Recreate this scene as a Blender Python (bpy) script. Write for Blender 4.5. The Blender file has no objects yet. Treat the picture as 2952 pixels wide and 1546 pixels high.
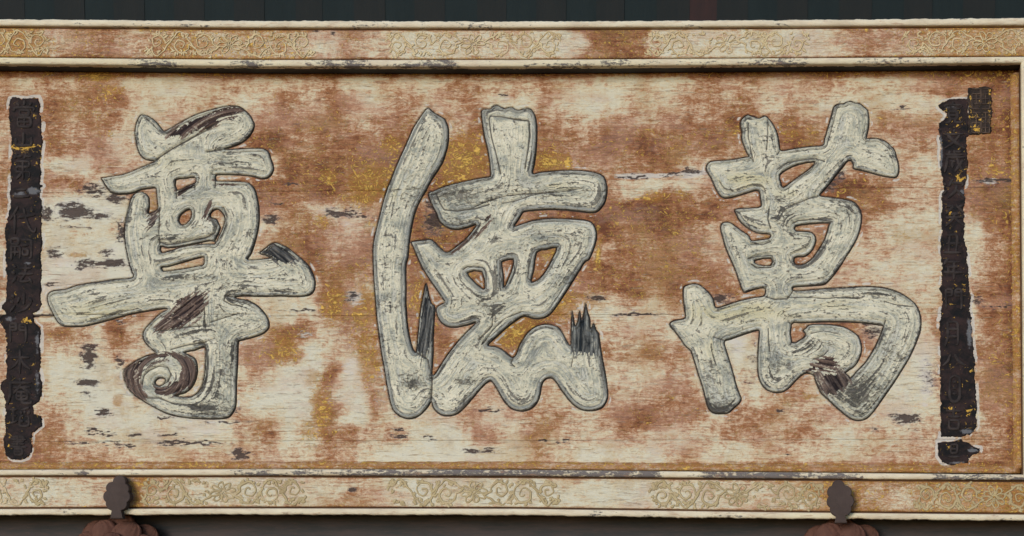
import bpy, math, random
import numpy as np
from mathutils import Matrix, Euler, Vector

scene = bpy.context.scene
random.seed(7)
RNG = np.random.RandomState(11)
PW, PH = 2952.0, 1546.0            # size of the photograph in pixels; 1 px is about 1 mm on the panel
ZC = 3.0                           # height of the middle of the plaque

# ------------------------------------------------------------------ camera
LENS, DIST = 55.0, 4.5
CAM = Vector((0.85, -DIST, ZC - 0.98))
ROT = Euler((math.radians(90 + 2.0), 0.0, math.radians(1.2)), 'XYZ').to_matrix()
RT = ROT.transposed()
_c = RT @ (Vector((0, 0, ZC)) - CAM)
K = LENS / 36.0
SX, SY = _c.x / -_c.z * K, _c.y / -_c.z * K
K2 = 36.0 / LENS
cam_data = bpy.data.cameras.new('camera')
cam_data.lens = LENS
cam_data.sensor_width = 36.0
cam_data.shift_x, cam_data.shift_y = SX, SY
cam_data.clip_end = 200
cam = bpy.data.objects.new('camera', cam_data)
scene.collection.objects.link(cam)
cam.location = CAM
cam.rotation_euler = (math.radians(90 + 2.0), 0.0, math.radians(1.2))
scene.camera = cam

# ------------------------------------------------------------------ sky, sun, exposure
SUN_EL, SUN_AZ = math.radians(13), math.radians(-24)       # front, upper left, behind the camera
sdir = Vector((math.sin(SUN_AZ) * math.cos(SUN_EL), -math.cos(SUN_AZ) * math.cos(SUN_EL), math.sin(SUN_EL)))
world = bpy.data.worlds.new('World')
scene.world = world
world.use_nodes = True
wn = world.node_tree
wn.nodes.clear()
w_out = wn.nodes.new('ShaderNodeOutputWorld')
w_bg = wn.nodes.new('ShaderNodeBackground')
w_sky = wn.nodes.new('ShaderNodeTexSky')
w_sky.sky_type = 'NISHITA'
w_sky.sun_disc = False
w_sky.sun_elevation = SUN_EL
w_sky.sun_rotation = math.atan2(sdir.x, sdir.y)
w_sky.air_density = 1.0
w_sky.dust_density = 0.2
w_sky.ozone_density = 2.6
w_bg.inputs['Strength'].default_value = 0.13
wn.links.new(w_sky.outputs[0], w_bg.inputs['Color'])
wn.links.new(w_bg.outputs[0], w_out.inputs['Surface'])
sun_data = bpy.data.lights.new('sun', 'SUN')
sun_data.energy = 1.5
sun_data.angle = math.radians(24)
sun_data.color = (1.0, 0.965, 0.895)
sun = bpy.data.objects.new('sun', sun_data)
scene.collection.objects.link(sun)
sun.rotation_euler = sdir.to_track_quat('Z', 'Y').to_euler()
sun.location = CAM + sdir * 3
vs = scene.view_settings
vs.view_transform = 'Standard'
vs.look = 'None'
vs.gamma = 1.0
vs.use_curve_mapping = False
vs.exposure = 0.57

# ------------------------------------------------------------------ pixels <-> points on a plane y = const
def P(px, py, y=0.0):
    u = (px - PW / 2) / PW + SX
    v = -(py - PH / 2) / PW + SY
    d = ROT @ Vector((u * K2, v * K2, -1.0))
    t = (y - CAM.y) / d.y
    q = CAM + d * t
    return (q.x, q.z)

def PROJ(x, y, z):
    dx, dy, dz = x - CAM.x, y - CAM.y, z - CAM.z
    cx = RT[0][0] * dx + RT[0][1] * dy + RT[0][2] * dz
    cy = RT[1][0] * dx + RT[1][1] * dy + RT[1][2] * dz
    cz = RT[2][0] * dx + RT[2][1] * dy + RT[2][2] * dz
    return ((cx / -cz * K) - SX) * PW + PW / 2, PH / 2 - ((cy / -cz * K) - SY) * PW

# ------------------------------------------------------------------ numpy helpers
_NT = {}
def vnoise(x, y, seed=0):
    if seed not in _NT:
        _NT[seed] = np.random.RandomState(seed).rand(256, 256)
    t = _NT[seed]
    xi, yi = np.floor(x).astype(int), np.floor(y).astype(int)
    fx, fy = x - xi, y - yi
    fx, fy = fx * fx * (3 - 2 * fx), fy * fy * (3 - 2 * fy)
    a, b = t[xi & 255, yi & 255], t[(xi + 1) & 255, yi & 255]
    c, d = t[xi & 255, (yi + 1) & 255], t[(xi + 1) & 255, (yi + 1) & 255]
    return (a * (1 - fx) + b * fx) * (1 - fy) + (c * (1 - fx) + d * fx) * fy

def fbm(x, y, seed=0, octv=4):
    s, a, n = 0.0, 0.5, 0.0
    for k in range(octv):
        s = s + a * vnoise(x * 2 ** k, y * 2 ** k, seed + k)
        n += a
        a *= 0.55
    return s / n

def sstep(a, b, x):
    t = np.clip((x - a) / (b - a), 0, 1)
    return t * t * (3 - 2 * t)

def smooth_poly(pts, n=3):
    pts = np.array(pts, float)
    p0, p1, p2, p3 = np.roll(pts, 1, 0), pts, np.roll(pts, -1, 0), np.roll(pts, -2, 0)
    out = []
    for k in range(n):
        t = k / n
        out.append(0.5 * ((2 * p1) + (-p0 + p2) * t + (2 * p0 - 5 * p1 + 4 * p2 - p3) * t * t + (-p0 + 3 * p1 - 3 * p2 + p3) * t ** 3))
    return np.stack(out, 1).reshape(-1, 2)

def line_dist(xs, zs, pts, closed, R, D=None):
    """distance from every grid node to a polyline, clamped at R"""
    if D is None:
        D = np.full((len(zs), len(xs)), R)
    n = len(pts)
    for i in range(n if closed else n - 1):
        a, b = pts[i], pts[(i + 1) % n]
        x0, x1 = np.searchsorted(xs, [min(a[0], b[0]) - R, max(a[0], b[0]) + R])
        z0, z1 = np.searchsorted(zs, [min(a[1], b[1]) - R, max(a[1], b[1]) + R])
        if x1 <= x0 or z1 <= z0:
            continue
        X, Z = np.meshgrid(xs[x0:x1], zs[z0:z1])
        ex, ez = b[0] - a[0], b[1] - a[1]
        L = ex * ex + ez * ez + 1e-12
        t = np.clip(((X - a[0]) * ex + (Z - a[1]) * ez) / L, 0, 1)
        d = np.hypot(X - a[0] - t * ex, Z - a[1] - t * ez)
        D[z0:z1, x0:x1] = np.minimum(D[z0:z1, x0:x1], d)
    return D

def inside(xs, zs, pts):
    M = np.zeros((len(zs), len(xs)), bool)
    n = len(pts)
    for i in range(n):
        a, b = pts[i], pts[(i + 1) % n]
        if a[1] == b[1]:
            continue
        lo, hi = (a, b) if a[1] < b[1] else (b, a)
        z0, z1 = np.searchsorted(zs, [lo[1], hi[1]])
        for j in range(z0, z1):
            xc = lo[0] + (zs[j] - lo[1]) / (hi[1] - lo[1]) * (hi[0] - lo[0])
            M[j, :np.searchsorted(xs, xc)] ^= True
    return M

def sdf(xs, zs, outer, holes=(), R=0.045):
    """signed distance, positive inside"""
    D = line_dist(xs, zs, outer, True, R)
    M = inside(xs, zs, outer)
    for h in holes:
        D = line_dist(xs, zs, h, True, R, D)
        M &= ~inside(xs, zs, h)
    return np.where(M, D, -D)

def poly_px(pts, n=3):
    return smooth_poly([P(a, b) for a, b in pts], n)

# ------------------------------------------------------------------ object helpers
def link(o, parent=None, mat=None, label=None, cat=None, group=None, kind=None):
    scene.collection.objects.link(o)
    if parent is not None:
        o.parent = parent
    if mat is not None and o.data is not None:
        o.data.materials.append(mat)
    for k, v in (('label', label), ('category', cat), ('group', group), ('kind', kind)):
        if v:
            o[k] = v
    return o

def np_mesh(name, V, F, attrs=None, smooth=True):
    me = bpy.data.meshes.new(name)
    V = np.asarray(V, np.float32)
    F = np.asarray(F, np.int32)
    me.vertices.add(len(V))
    me.vertices.foreach_set('co', V.ravel())
    k = F.shape[1]
    me.loops.add(F.size)
    me.loops.foreach_set('vertex_index', F.ravel())
    me.polygons.add(len(F))
    me.polygons.foreach_set('loop_start', np.arange(0, F.size, k, dtype=np.int32))
    me.polygons.foreach_set('use_smooth', np.full(len(F), smooth))
    for nm, a in (attrs or {}).items():
        at = me.attributes.new(nm, 'FLOAT_COLOR', 'POINT')
        at.data.foreach_set('color', np.asarray(a, np.float32).ravel())
    me.update(calc_edges=True)
    me.validate()
    return me

def grid_mesh(name, xs, zs, Y, keep=None, attrs=None):
    """sheet facing -y with its own depth at every node; only faces with all four nodes kept"""
    nz, nx = Y.shape
    if keep is None:
        keep = np.ones(Y.shape, bool)
    fk = keep[:-1, :-1] & keep[1:, :-1] & keep[:-1, 1:] & keep[1:, 1:]
    idx = np.arange(nz * nx).reshape(nz, nx)
    F = np.stack([idx[:-1, :-1][fk], idx[:-1, 1:][fk], idx[1:, 1:][fk], idx[1:, :-1][fk]], 1)
    used = np.zeros(nz * nx, bool)
    used[F.ravel()] = True
    remap = np.cumsum(used) - 1
    X, Z = np.meshgrid(xs, zs)
    V = np.stack([X.ravel(), Y.ravel(), Z.ravel()], 1)[used]
    at = {k: a.reshape(-1, 4)[used] for k, a in (attrs or {}).items()}
    return np_mesh(name, V, remap[F], at)

def rgba(a, b, c, d):
    z = np.zeros_like(a)
    return np.stack([a + z, b + z, c + z, d + z], -1)

def box_mesh(name, x0, x1, y0, y1, z0, z1, bev=0.0):
    V = [(x, y, z) for x in (x0, x1) for y in (y0, y1) for z in (z0, z1)]
    F = [(0, 1, 3, 2), (4, 6, 7, 5), (0, 4, 5, 1), (2, 3, 7, 6), (0, 2, 6, 4), (1, 5, 7, 3)]
    return np_mesh(name, V, F, smooth=False)

def sweep_mesh(name, rows, attrs=None, caps=True, smooth=True):
    """rows: stations x ring points x 3, ring closed"""
    R = np.asarray(rows, float)
    n, m = R.shape[:2]
    idx = np.arange(n * m).reshape(n, m)
    a, b = idx[:-1], idx[1:]
    F = np.stack([a, np.roll(a, -1, 1), np.roll(b, -1, 1), b], -1).reshape(-1, 4)
    V = R.reshape(-1, 3)
    F = F.tolist()
    me = bpy.data.meshes.new(name)
    if caps:
        F = F + [list(idx[0][::-1]), list(idx[-1])]
    me.from_pydata(V.tolist(), [], F)
    me.polygons.foreach_set('use_smooth', np.full(len(me.polygons), smooth))
    for nm, at_ in (attrs or {}).items():
        at = me.attributes.new(nm, 'FLOAT_COLOR', 'POINT')
        at.data.foreach_set('color', np.asarray(at_, np.float32).ravel())
    me.update()
    return me

# ------------------------------------------------------------------ shader helper
class NT:
    def __init__(self, name):
        self.mat = bpy.data.materials.new(name)
        self.mat.use_nodes = True
        self.t = self.mat.node_tree
        self.t.nodes.clear()
        self.out = self.t.nodes.new('ShaderNodeOutputMaterial')
        self.b = self.t.nodes.new('ShaderNodeBsdfPrincipled')
        self.t.links.new(self.b.outputs[0], self.out.inputs[0])
        self.co = self.t.nodes.new('ShaderNodeTexCoord').outputs['Object']
    def set(self, sock, v):
        if isinstance(v, bpy.types.NodeSocket):
            self.t.links.new(v, sock)
        else:
            sock.default_value = v
    def math(self, op, a, b=0.0, clamp=False):
        n = self.t.nodes.new('ShaderNodeMath')
        n.operation = op
        n.use_clamp = clamp
        self.set(n.inputs[0], a)
        self.set(n.inputs[1], b)
        return n.outputs[0]
    def add(self, *v):
        r = v[0]
        for q in v[1:]:
            r = self.math('ADD', r, q)
        return r
    def mul(self, a, b):
        return self.math('MULTIPLY', a, b)
    def noise(self, sx, sy, sz, detail=6, rough=0.6, off=0.0, dist=0.0):
        m = self.t.nodes.new('ShaderNodeMapping')
        self.t.links.new(self.co, m.inputs['Vector'])
        m.inputs['Scale'].default_value = (sx, sy, sz)
        m.inputs['Location'].default_value = (off, off * 1.7, off * 0.6)
        n = self.t.nodes.new('ShaderNodeTexNoise')
        self.t.links.new(m.outputs[0], n.inputs['Vector'])
        n.inputs['Scale'].default_value = 1.0
        n.inputs['Detail'].default_value = detail
        n.inputs['Roughness'].default_value = rough
        n.inputs['Distortion'].default_value = dist
        return n.outputs[0]
    def cn(self, amp, *a, **k):          # noise centred on zero
        return self.mul(self.math('SUBTRACT', self.noise(*a, **k), 0.5), amp)
    def step(self, lo, hi, x):
        n = self.t.nodes.new('ShaderNodeMapRange')
        n.interpolation_type = 'SMOOTHSTEP'
        self.set(n.inputs['Value'], x)
        n.inputs['From Min'].default_value = lo
        n.inputs['From Max'].default_value = hi
        return n.outputs[0]
    def mix(self, f, a, b):
        n = self.t.nodes.new('ShaderNodeMix')
        n.data_type = 'RGBA'
        self.set(n.inputs[0], f)
        for s, v in ((n.inputs[6], a), (n.inputs[7], b)):
            self.set(s, v if isinstance(v, bpy.types.NodeSocket) else (*v, 1.0))
        return n.outputs[2]
    def ramp(self, x, stops):
        n = self.t.nodes.new('ShaderNodeValToRGB')
        el = n.color_ramp.elements
        while len(el) < len(stops):
            el.new(0.5)
        for e, (p, c) in zip(el, stops):
            e.position = p
            e.color = (*c, 1.0)
        self.set(n.inputs[0], x)
        return n.outputs[0]
    def attr(self, name):
        n = self.t.nodes.new('ShaderNodeAttribute')
        n.attribute_name = name
        s = self.t.nodes.new('ShaderNodeSeparateColor')
        self.t.links.new(n.outputs['Color'], s.inputs[0])
        return s.outputs[0], s.outputs[1], s.outputs[2], n.outputs['Alpha']
    def bump(self, h, strength, dist):
        n = self.t.nodes.new('ShaderNodeBump')
        n.inputs['Strength'].default_value = strength
        n.inputs['Distance'].default_value = dist
        self.set(n.inputs['Height'], h)
        self.t.links.new(n.outputs[0], self.b.inputs['Normal'])
    def done(self, col, rough=0.8, spec=0.2, metal=0.0):
        self.set(self.b.inputs['Base Color'], col)
        self.set(self.b.inputs['Roughness'], rough)
        self.set(self.b.inputs['Metallic'], metal)
        self.b.inputs['Specular IOR Level'].default_value = spec
        return self.mat

def S(r, g, b):                      # sRGB 0..255 -> linear
    return tuple(((c / 255) / 12.92 if c / 255 < 0.04045 else ((c / 255 + 0.055) / 1.055) ** 2.4) for c in (r, g, b))

# ------------------------------------------------------------------ materials
def make_panel_mat(name, scale=1.0):
    n = NT(name)
    red, gold, white, dark = n.attr('wear')
    s = scale
    n_big = n.noise(8 * s, 8, 15 * s, 9, 0.70, 3.1, 0.8)
    n_str = n.noise(16 * s, 16, 74 * s, 10, 0.76, 8.3, 0.6)
    n_ver = n.noise(34 * s, 34, 9 * s, 8, 0.70, 12.3, 0.4)
    n_fin = n.noise(40 * s, 40, 340 * s, 6, 0.72, 1.9)
    n_spk = n.noise(110 * s, 110, 210 * s, 5, 0.76, 5.5, 0.6)
    n_cur = n.noise(24 * s, 24, 44 * s, 8, 0.74, 17.5, 2.2)          # curling flakes
    c = lambda x, a: n.mul(n.math('SUBTRACT', x, 0.5), a)
    n_scr = n.noise(15 * s, 15, 210 * s, 5, 0.66, 90.0, 0.3)          # scrapes along the grain
    t = n.add(red, c(n_big, 0.45), c(n_str, 0.9), c(n_ver, 0.55), c(n_fin, 0.25), c(n_spk, 0.6), c(n_cur, 0.95), c(n_scr, 0.45))
    col = n.ramp(t, [(0.05, S(206, 201, 184)), (0.22, S(204, 193, 167)), (0.33, S(200, 180, 153)), (0.38, S(191, 160, 135)), (0.48, S(180, 143, 115)),
                     (0.53, S(160, 115, 85)), (0.67, S(147, 99, 67)), (0.75, S(124, 78, 54)), (0.95, S(98, 58, 42))])
    scr_l = n.mul(n.step(0.60, 0.66, n.add(n_scr, c(n_spk, 0.12))), 0.60)
    col = n.mix(scr_l, col, n.mix(n_str, S(186, 158, 132), S(210, 198, 174)))
    n_sc3 = n.noise(13 * s, 13, 190 * s, 5, 0.66, 120.0, 0.3)
    scr_d = n.mul(n.step(0.60, 0.67, n.add(n_sc3, c(n_spk, 0.12))), 0.52)
    col = n.mix(scr_d, col, n.mix(n_str, S(120, 76, 52), S(164, 118, 88)))
    # rosy bloom of the thin red ground coat
    n_rose = n.noise(5 * s, 5, 9 * s, 8, 0.70, 21.0)
    col = n.mix(n.mul(n.step(0.49, 0.60, n_rose), 0.32), col, S(184, 146, 130))
    n_och = n.noise(6 * s, 6, 8 * s, 8, 0.70, 33.0)
    col = n.mix(n.mul(n.step(0.50, 0.64, n_och), 0.36), col, S(166, 132, 88))
    # old gilding
    g = n.add(gold, c(n_big, 0.5), c(n_str, 0.5), c(n_spk, 0.35), c(n_cur, 0.5))
    gm = n.step(0.28, 0.50, g)
    col = n.mix(n.mul(gm, 0.55), col, n.mix(n_spk, S(136, 86, 42), S(188, 140, 68)))
    n_fl = n.noise(38 * s, 38, 50 * s, 6, 0.76, 14.0, 2.6)
    fl = n.step(0.610, 0.630, n.add(n_fl, n.mul(gold, 0.09), n.mul(red, 0.05)))
    flm = n.mul(fl, n.step(0.44, 0.60, n.add(c(n_och, 0.8), n.mul(red, 0.9), n.mul(gold, 0.8))))
    flm = n.math('MAXIMUM', flm, n.step(0.60, 0.70, n.add(n.mul(gold, 0.85), c(n_spk, 1.3), c(n_cur, 0.9))))
    # fine curling scratches that show gilt or ground
    n_c2 = n.noise(30 * s, 30, 40 * s, 4, 0.6, 52.5, 1.5)
    ln = n.math('SUBTRACT', 1.0, n.step(0.0, 0.015, n.math('ABSOLUTE', n.math('SUBTRACT', n_c2, 0.5))))
    ln = n.mul(ln, n.step(0.47, 0.55, n.noise(22 * s, 22, 30 * s, 4, 0.65, 71.0)))
    flm = n.math('MAXIMUM', flm, n.mul(n.mul(ln, 0.8), n.step(0.36, 0.50, red)))
    col = n.mix(n.mul(flm, 0.85), col, n.mix(n_spk, S(198, 146, 54), S(240, 206, 112)))
    # bare gesso
    wh = n.step(0.42, 0.60, n.add(white, c(n_str, 0.9), c(n_big, 0.5), c(n_cur, 0.6), c(n_spk, 0.3)))
    col = n.mix(n.mul(wh, 0.9), col, n.mix(n_str, S(182, 174, 172), S(214, 208, 196)))
    # grey bloom round the losses, then losses down to dark lacquer, groove tone and painted gap shade
    dk = n.add(dark, c(n_str, 1.0), c(n_spk, 1.1), c(n_fin, 0.6), c(n_cur, 0.7))
    col = n.mix(n.mul(n.step(0.20, 0.46, dk), n.mul(n.step(0.03, 0.3, dark), 0.5)), col, S(128, 116, 118))
    dm = n.mul(n.step(0.44, 0.56, dk), n.step(0.05, 0.25, dark))
    col = n.mix(n.mul(dm, 0.92), col, n.mix(n_spk, S(38, 36, 40), S(92, 74, 66)))
    # hairline scratches along the grain, checks and pin holes
    n_sc = n.noise(16 * s, 16, 480 * s, 4, 0.62, 40.0)
    col = n.mix(n.mul(n.step(0.63, 0.72, n_sc), 0.55), col, S(112, 72, 52))
    n_pin = n.noise(120 * s, 120, 230 * s, 3, 0.62, 60.0)
    col = n.mix(n.mul(n.step(0.66, 0.73, n_pin), 0.6), col, S(92, 58, 46))
    col = n.mix(n.mul(n.step(0.66, 0.73, n.noise(80 * s, 80, 230 * s, 3, 0.62, 77.0)), 0.6), col, S(216, 208, 190))
    h = n.add(n.mul(n_str, 1.0), n.mul(scr_l, 0.6), n.mul(scr_d, -0.7), n.mul(n_fin, 0.5), n.mul(n_spk, 0.7), n.mul(n_cur, 0.9), n.mul(dm, -0.9), n.mul(wh, -0.3), n.mul(flm, 0.7))
    n.bump(h, 0.75, 0.004)
    return n.done(col, n.add(0.86, n.mul(flm, -0.4)), 0.25, n.mul(flm, 0.3))

M_PANEL = make_panel_mat('weathered_panel_paint')
M_BAND = make_panel_mat('weathered_band_paint', 1.15)

def make_letter_mat():
    n = NT('weathered_carved_lettering')
    edge, streak, dark, yel = n.attr('wear')
    sv, blue, slate, grain = n.attr('brush')
    n1 = n.noise(9, 9, 18, 9, 0.70, 2.2, 0.8)
    n2 = n.noise(36, 36, 60, 8, 0.76, 7.7, 1.8)
    n3 = n.noise(80, 80, 170, 6, 0.76, 4.4, 1.0)
    nf = n.noise(26, 26, 260, 6, 0.7, 9.1, 0.4)
    c = lambda x, a: n.mul(n.math('SUBTRACT', x, 0.5), a)
    col = n.ramp(n.add(0.55, c(n1, 2.0), c(n2, 0.6), c(grain, 0.7), c(nf, 0.15), c(n3, 0.35)),
                 [(0.12, S(134, 136, 131)), (0.34, S(170, 169, 155)), (0.51, S(200, 195, 175)), (0.80, S(218, 212, 193))])
    ym = n.step(0.3, 0.75, n.add(yel, c(n1, 0.8), c(grain, 0.5)))
    col = n.mix(n.mul(ym, 0.6), col, n.mix(nf, S(170, 160, 120), S(208, 199, 156)))
    # slate coloured first coat that survives on the shoulders
    sh = n.add(n.mul(n.math('SUBTRACT', 1.0, edge), n.add(0.44, n.mul(slate, 0.66))), c(n1, 1.2), c(n2, 1.2), c(n3, 0.9), c(grain, 0.35), n.mul(dark, 0.5))
    col = n.mix(n.mul(n.step(0.40, 0.74, sh), 0.74), col, n.mix(n2, S(84, 89, 93), S(156, 158, 156)))
    # losses that run with the brush stroke
    gl = n.add(grain, c(n2, 1.0), c(n3, 0.6), c(n1, 1.1), n.mul(dark, 0.25))
    gm = n.step(0.745, 0.92, gl)
    col = n.mix(n.mul(gm, 0.8), col, n.mix(n3, S(50, 58, 63), S(104, 96, 90)))
    gw = n.step(0.70, 0.84, n.add(n.math('SUBTRACT', 1.0, grain), c(n2, 1.0), c(n3, 0.5)))
    col = n.mix(n.mul(gw, 0.55), col, S(220, 216, 202))
    # pitted losses
    pit = n.add(n3, c(n2, 1.2), n.mul(dark, 0.30))
    pm = n.step(0.615, 0.69, pit)
    col = n.mix(n.mul(pm, 0.72), col, n.mix(n1, S(56, 62, 66), S(108, 92, 82)))
    dmk = n.step(0.40, 0.66, n.add(dark, c(nf, 0.3), c(grain, 1.2), c(n2, 1.0)))
    col = n.mix(n.mul(dmk, n.mul(n.step(0.03, 0.2, dark), 0.78)), col, n.mix(n3, S(50, 56, 60), S(116, 110, 102)))
    # dry brush streaks
    bs = n.mix(sv, n.mix(blue, S(44, 33, 35), S(30, 38, 44)), n.mix(blue, S(122, 98, 88), S(126, 129, 127)))
    bs = n.mix(n.mul(n.step(0.63, 0.70, n3), 0.5), bs, S(150, 124, 100))
    bm = n.step(0.36, 0.60, n.add(streak, c(n3, 0.7), c(n2, 0.5), c(sv, -0.95)))
    bm = n.mul(bm, n.step(0.02, 0.12, streak))
    col = n.mix(bm, col, bs)
    # charcoal tone along the cut outline, inner line and creases
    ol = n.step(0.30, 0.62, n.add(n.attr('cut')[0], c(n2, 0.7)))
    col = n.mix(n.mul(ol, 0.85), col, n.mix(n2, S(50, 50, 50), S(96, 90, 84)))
    h = n.add(n.mul(n1, 0.4), n.mul(n2, 0.9), n.mul(n3, 0.7), n.mul(grain, 0.8), n.mul(pm, -0.9), n.mul(gm, -0.8))
    n.bump(h, 0.8, 0.004)
    return n.done(col, 0.88, 0.18)

M_LETTER = make_letter_mat()

def make_bead_mat():
    n = NT('chipped_white_bead_paint')
    a, b, _c2, dark = n.attr('wear')
    n1 = n.noise(7, 7, 20, 6, 0.65, 2.0)
    n2 = n.noise(28, 28, 120, 6, 0.7, 6.0, 0.6)
    n3 = n.noise(110, 110, 160, 4, 0.7, 9.0)
    c = lambda x, k: n.mul(n.math('SUBTRACT', x, 0.5), k)
    col = n.ramp(n.add(0.5, c(n1, 1.4), c(n2, 0.5)), [(0.2, S(184, 168, 146)), (0.5, S(206, 194, 172)), (0.8, S(220, 211, 190))])
    col = n.mix(n.mul(n.step(0.35, 0.7, n.add(b, c(n1, 0.8))), 0.4), col, S(206, 196, 156))
    dk = n.add(n.mul(dark, 0.74), 0.06, c(n1, 0.8), c(n2, 1.2), c(n3, 0.8))
    m = n.step(0.46, 0.60, dk)
    col = n.mix(n.mul(m, 0.88), col, n.mix(n2, S(52, 50, 62), S(98, 90, 96)))
    col = n.mix(n.mul(n.step(0.56, 0.66, n.noise(18, 18, 90, 8, 0.74, 31.0)), 0.6), col, S(160, 124, 100))
    n.bump(n.add(n.mul(n2, 0.6), n.mul(n3, 0.4), n.mul(m, -0.9)), 0.6, 0.004)
    return n.done(col, 0.85, 0.2)

M_BEAD = make_bead_mat()

def make_scroll_mat(name, hi, lo, gilt, outline):
    n = NT(name)
    edge, gold, red, pale = n.attr('wear')
    n0 = n.noise(9, 9, 24, 8, 0.72, 12.6, 0.6)
    n1 = n.noise(12, 12, 20, 6, 0.65, 2.6)
    n2 = n.noise(60, 60, 80, 5, 0.7, 1.6)
    c = lambda x, k: n.mul(n.math('SUBTRACT', x, 0.5), k)
    col = n.mix(n.step(0.3, 0.7, n.add(n1, c(n2, 0.6))), lo, hi)
    col = n.mix(n.mul(n.step(0.4, 0.75, n.add(gold, c(n1, 0.7), c(n2, 0.5))), 0.75), col, gilt)
    col = n.mix(n.mul(n.step(0.45, 0.8, n.add(red, c(n1, 0.7))), 0.6), col, S(150, 104, 78))
    col = n.mix(n.mul(n.step(0.35, 0.65, n.add(edge, c(n2, 0.9), c(n1, 0.5))), 0.75), col, outline)
    col = n.mix(n.mul(n.step(0.52, 0.62, n0), 0.75), col, n.mix(n2, S(186, 160, 132), S(204, 190, 160)))
    n.bump(n.add(n2, n1), 0.4, 0.002)
    return n.done(col, 0.7, 0.3)

M_SCROLL_T = make_scroll_mat('gilt_scrollwork', S(202, 186, 150), S(178, 156, 118), S(190, 158, 94), S(146, 118, 80))
M_SCROLL_B = make_scroll_mat('olive_scrollwork', S(176, 160, 124), S(156, 138, 104), S(174, 146, 92), S(136, 116, 84))

def make_strip_mat(name, base, light):
    n = NT(name)
    n1 = n.noise(14, 14, 24, 6, 0.65, 3.6, 0.5)
    n2 = n.noise(60, 60, 70, 6, 0.72, 5.6, 0.8)
    c = lambda x, k: n.mul(n.math('SUBTRACT', x, 0.5), k)
    edge, gold, grey, _d = n.attr('wear')
    col = n.mix(n.step(0.35, 0.68, n.add(n1, c(n2, 0.5))), base, light)
    col = n.mix(n.mul(n.step(0.5, 0.75, n.add(grey, c(n2, 1.3), c(n1, 0.8))), 0.6), col, S(116, 118, 124))
    col = n.mix(n.mul(n.step(0.66, 0.72, n2), 0.5), col, S(112, 76, 62))
    n3 = n.noise(80, 80, 95, 4, 0.7, 15.6, 0.8)
    col = n.mix(n.step(0.64, 0.70, n.add(n3, n.mul(gold, 0.22))), col, S(190, 150, 66))
    col = n.mix(n.step(0.76, 0.80, n.add(n2, n.mul(grey, 0.08))), col, S(196, 188, 178))
    n.bump(n.add(n1, n2), 0.5, 0.003)
    return n.done(col, 0.75, 0.15)

M_STRIP = make_strip_mat('worn_black_lacquer', S(18, 18, 21), S(50, 37, 37))
M_SEAL = make_strip_mat('worn_seal_lacquer', S(30, 26, 26), S(58, 48, 44))

def flat_mat(name, c0, c1, sx, sz, rough=0.8, c2=None, bump=0.3, spec=0.2):
    n = NT(name)
    n1 = n.noise(sx, sx, sz, 6, 0.62, 4.0)
    n2 = n.noise(sx * 9, sx * 9, sz * 9, 5, 0.7, 8.0)
    c = lambda x, k: n.mul(n.math('SUBTRACT', x, 0.5), k)
    col = n.mix(n.step(0.3, 0.7, n.add(n1, c(n2, 0.35))), c0, c1)
    if c2 is not None:
        col = n.mix(n.step(0.62, 0.72, n2), col, c2)
    n.bump(n.add(n1, n2), bump, 0.003)
    return n.done(col, rough, spec)

M_GLYPH = flat_mat('dull_grey_glyph_paint', S(40, 36, 37), S(64, 57, 56), 30, 40, 0.8, None, 0.3, 0.1)
M_SEALCUT = flat_mat('seal_raised_marks', S(58, 48, 46), S(96, 80, 70), 40, 40, 0.7, S(190, 158, 100))
M_REVEAL_DARK = flat_mat('dark_top_reveal', S(24, 34, 40), S(40, 40, 44), 6, 40, 0.6)  # dark tone for the underside of the top rail
M_REVEAL_BROWN = flat_mat('brown_reveal', S(74, 50, 40), S(104, 76, 54), 30, 6, 0.7)
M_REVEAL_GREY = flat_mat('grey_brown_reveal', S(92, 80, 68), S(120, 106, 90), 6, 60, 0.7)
M_RAIL = flat_mat('dark_rail_timber', S(70, 50, 42), S(104, 78, 58), 5, 60, 0.8)
M_BACK = flat_mat('dark_backing_timber', S(26, 24, 26), S(40, 34, 34), 5, 60, 0.8)
M_BEAM = flat_mat('dark_beam_timber', S(56, 58, 60), S(76, 68, 68), 4, 36, 0.8, S(92, 74, 72), 0.3, 0.08)
M_TEAL = flat_mat('teal_black_board', S(19, 29, 31), S(23, 33, 35), 14, 3, 0.8)
M_BROWNB = flat_mat('brown_black_board', S(25, 29, 30), S(30, 32, 32), 14, 3, 0.8)
M_REDB = flat_mat('red_brown_board', S(42, 31, 31), S(52, 34, 33), 14, 3, 0.8)
M_TAB = flat_mat('dark_brown_fitting', S(62, 51, 48), S(72, 60, 57), 30, 30, 0.75)
M_PETAL = flat_mat('dusty_brown_carved_wood', S(70, 45, 40), S(96, 68, 59), 14, 14, 0.9, S(110, 84, 72), 0.5, 0.05)

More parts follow.
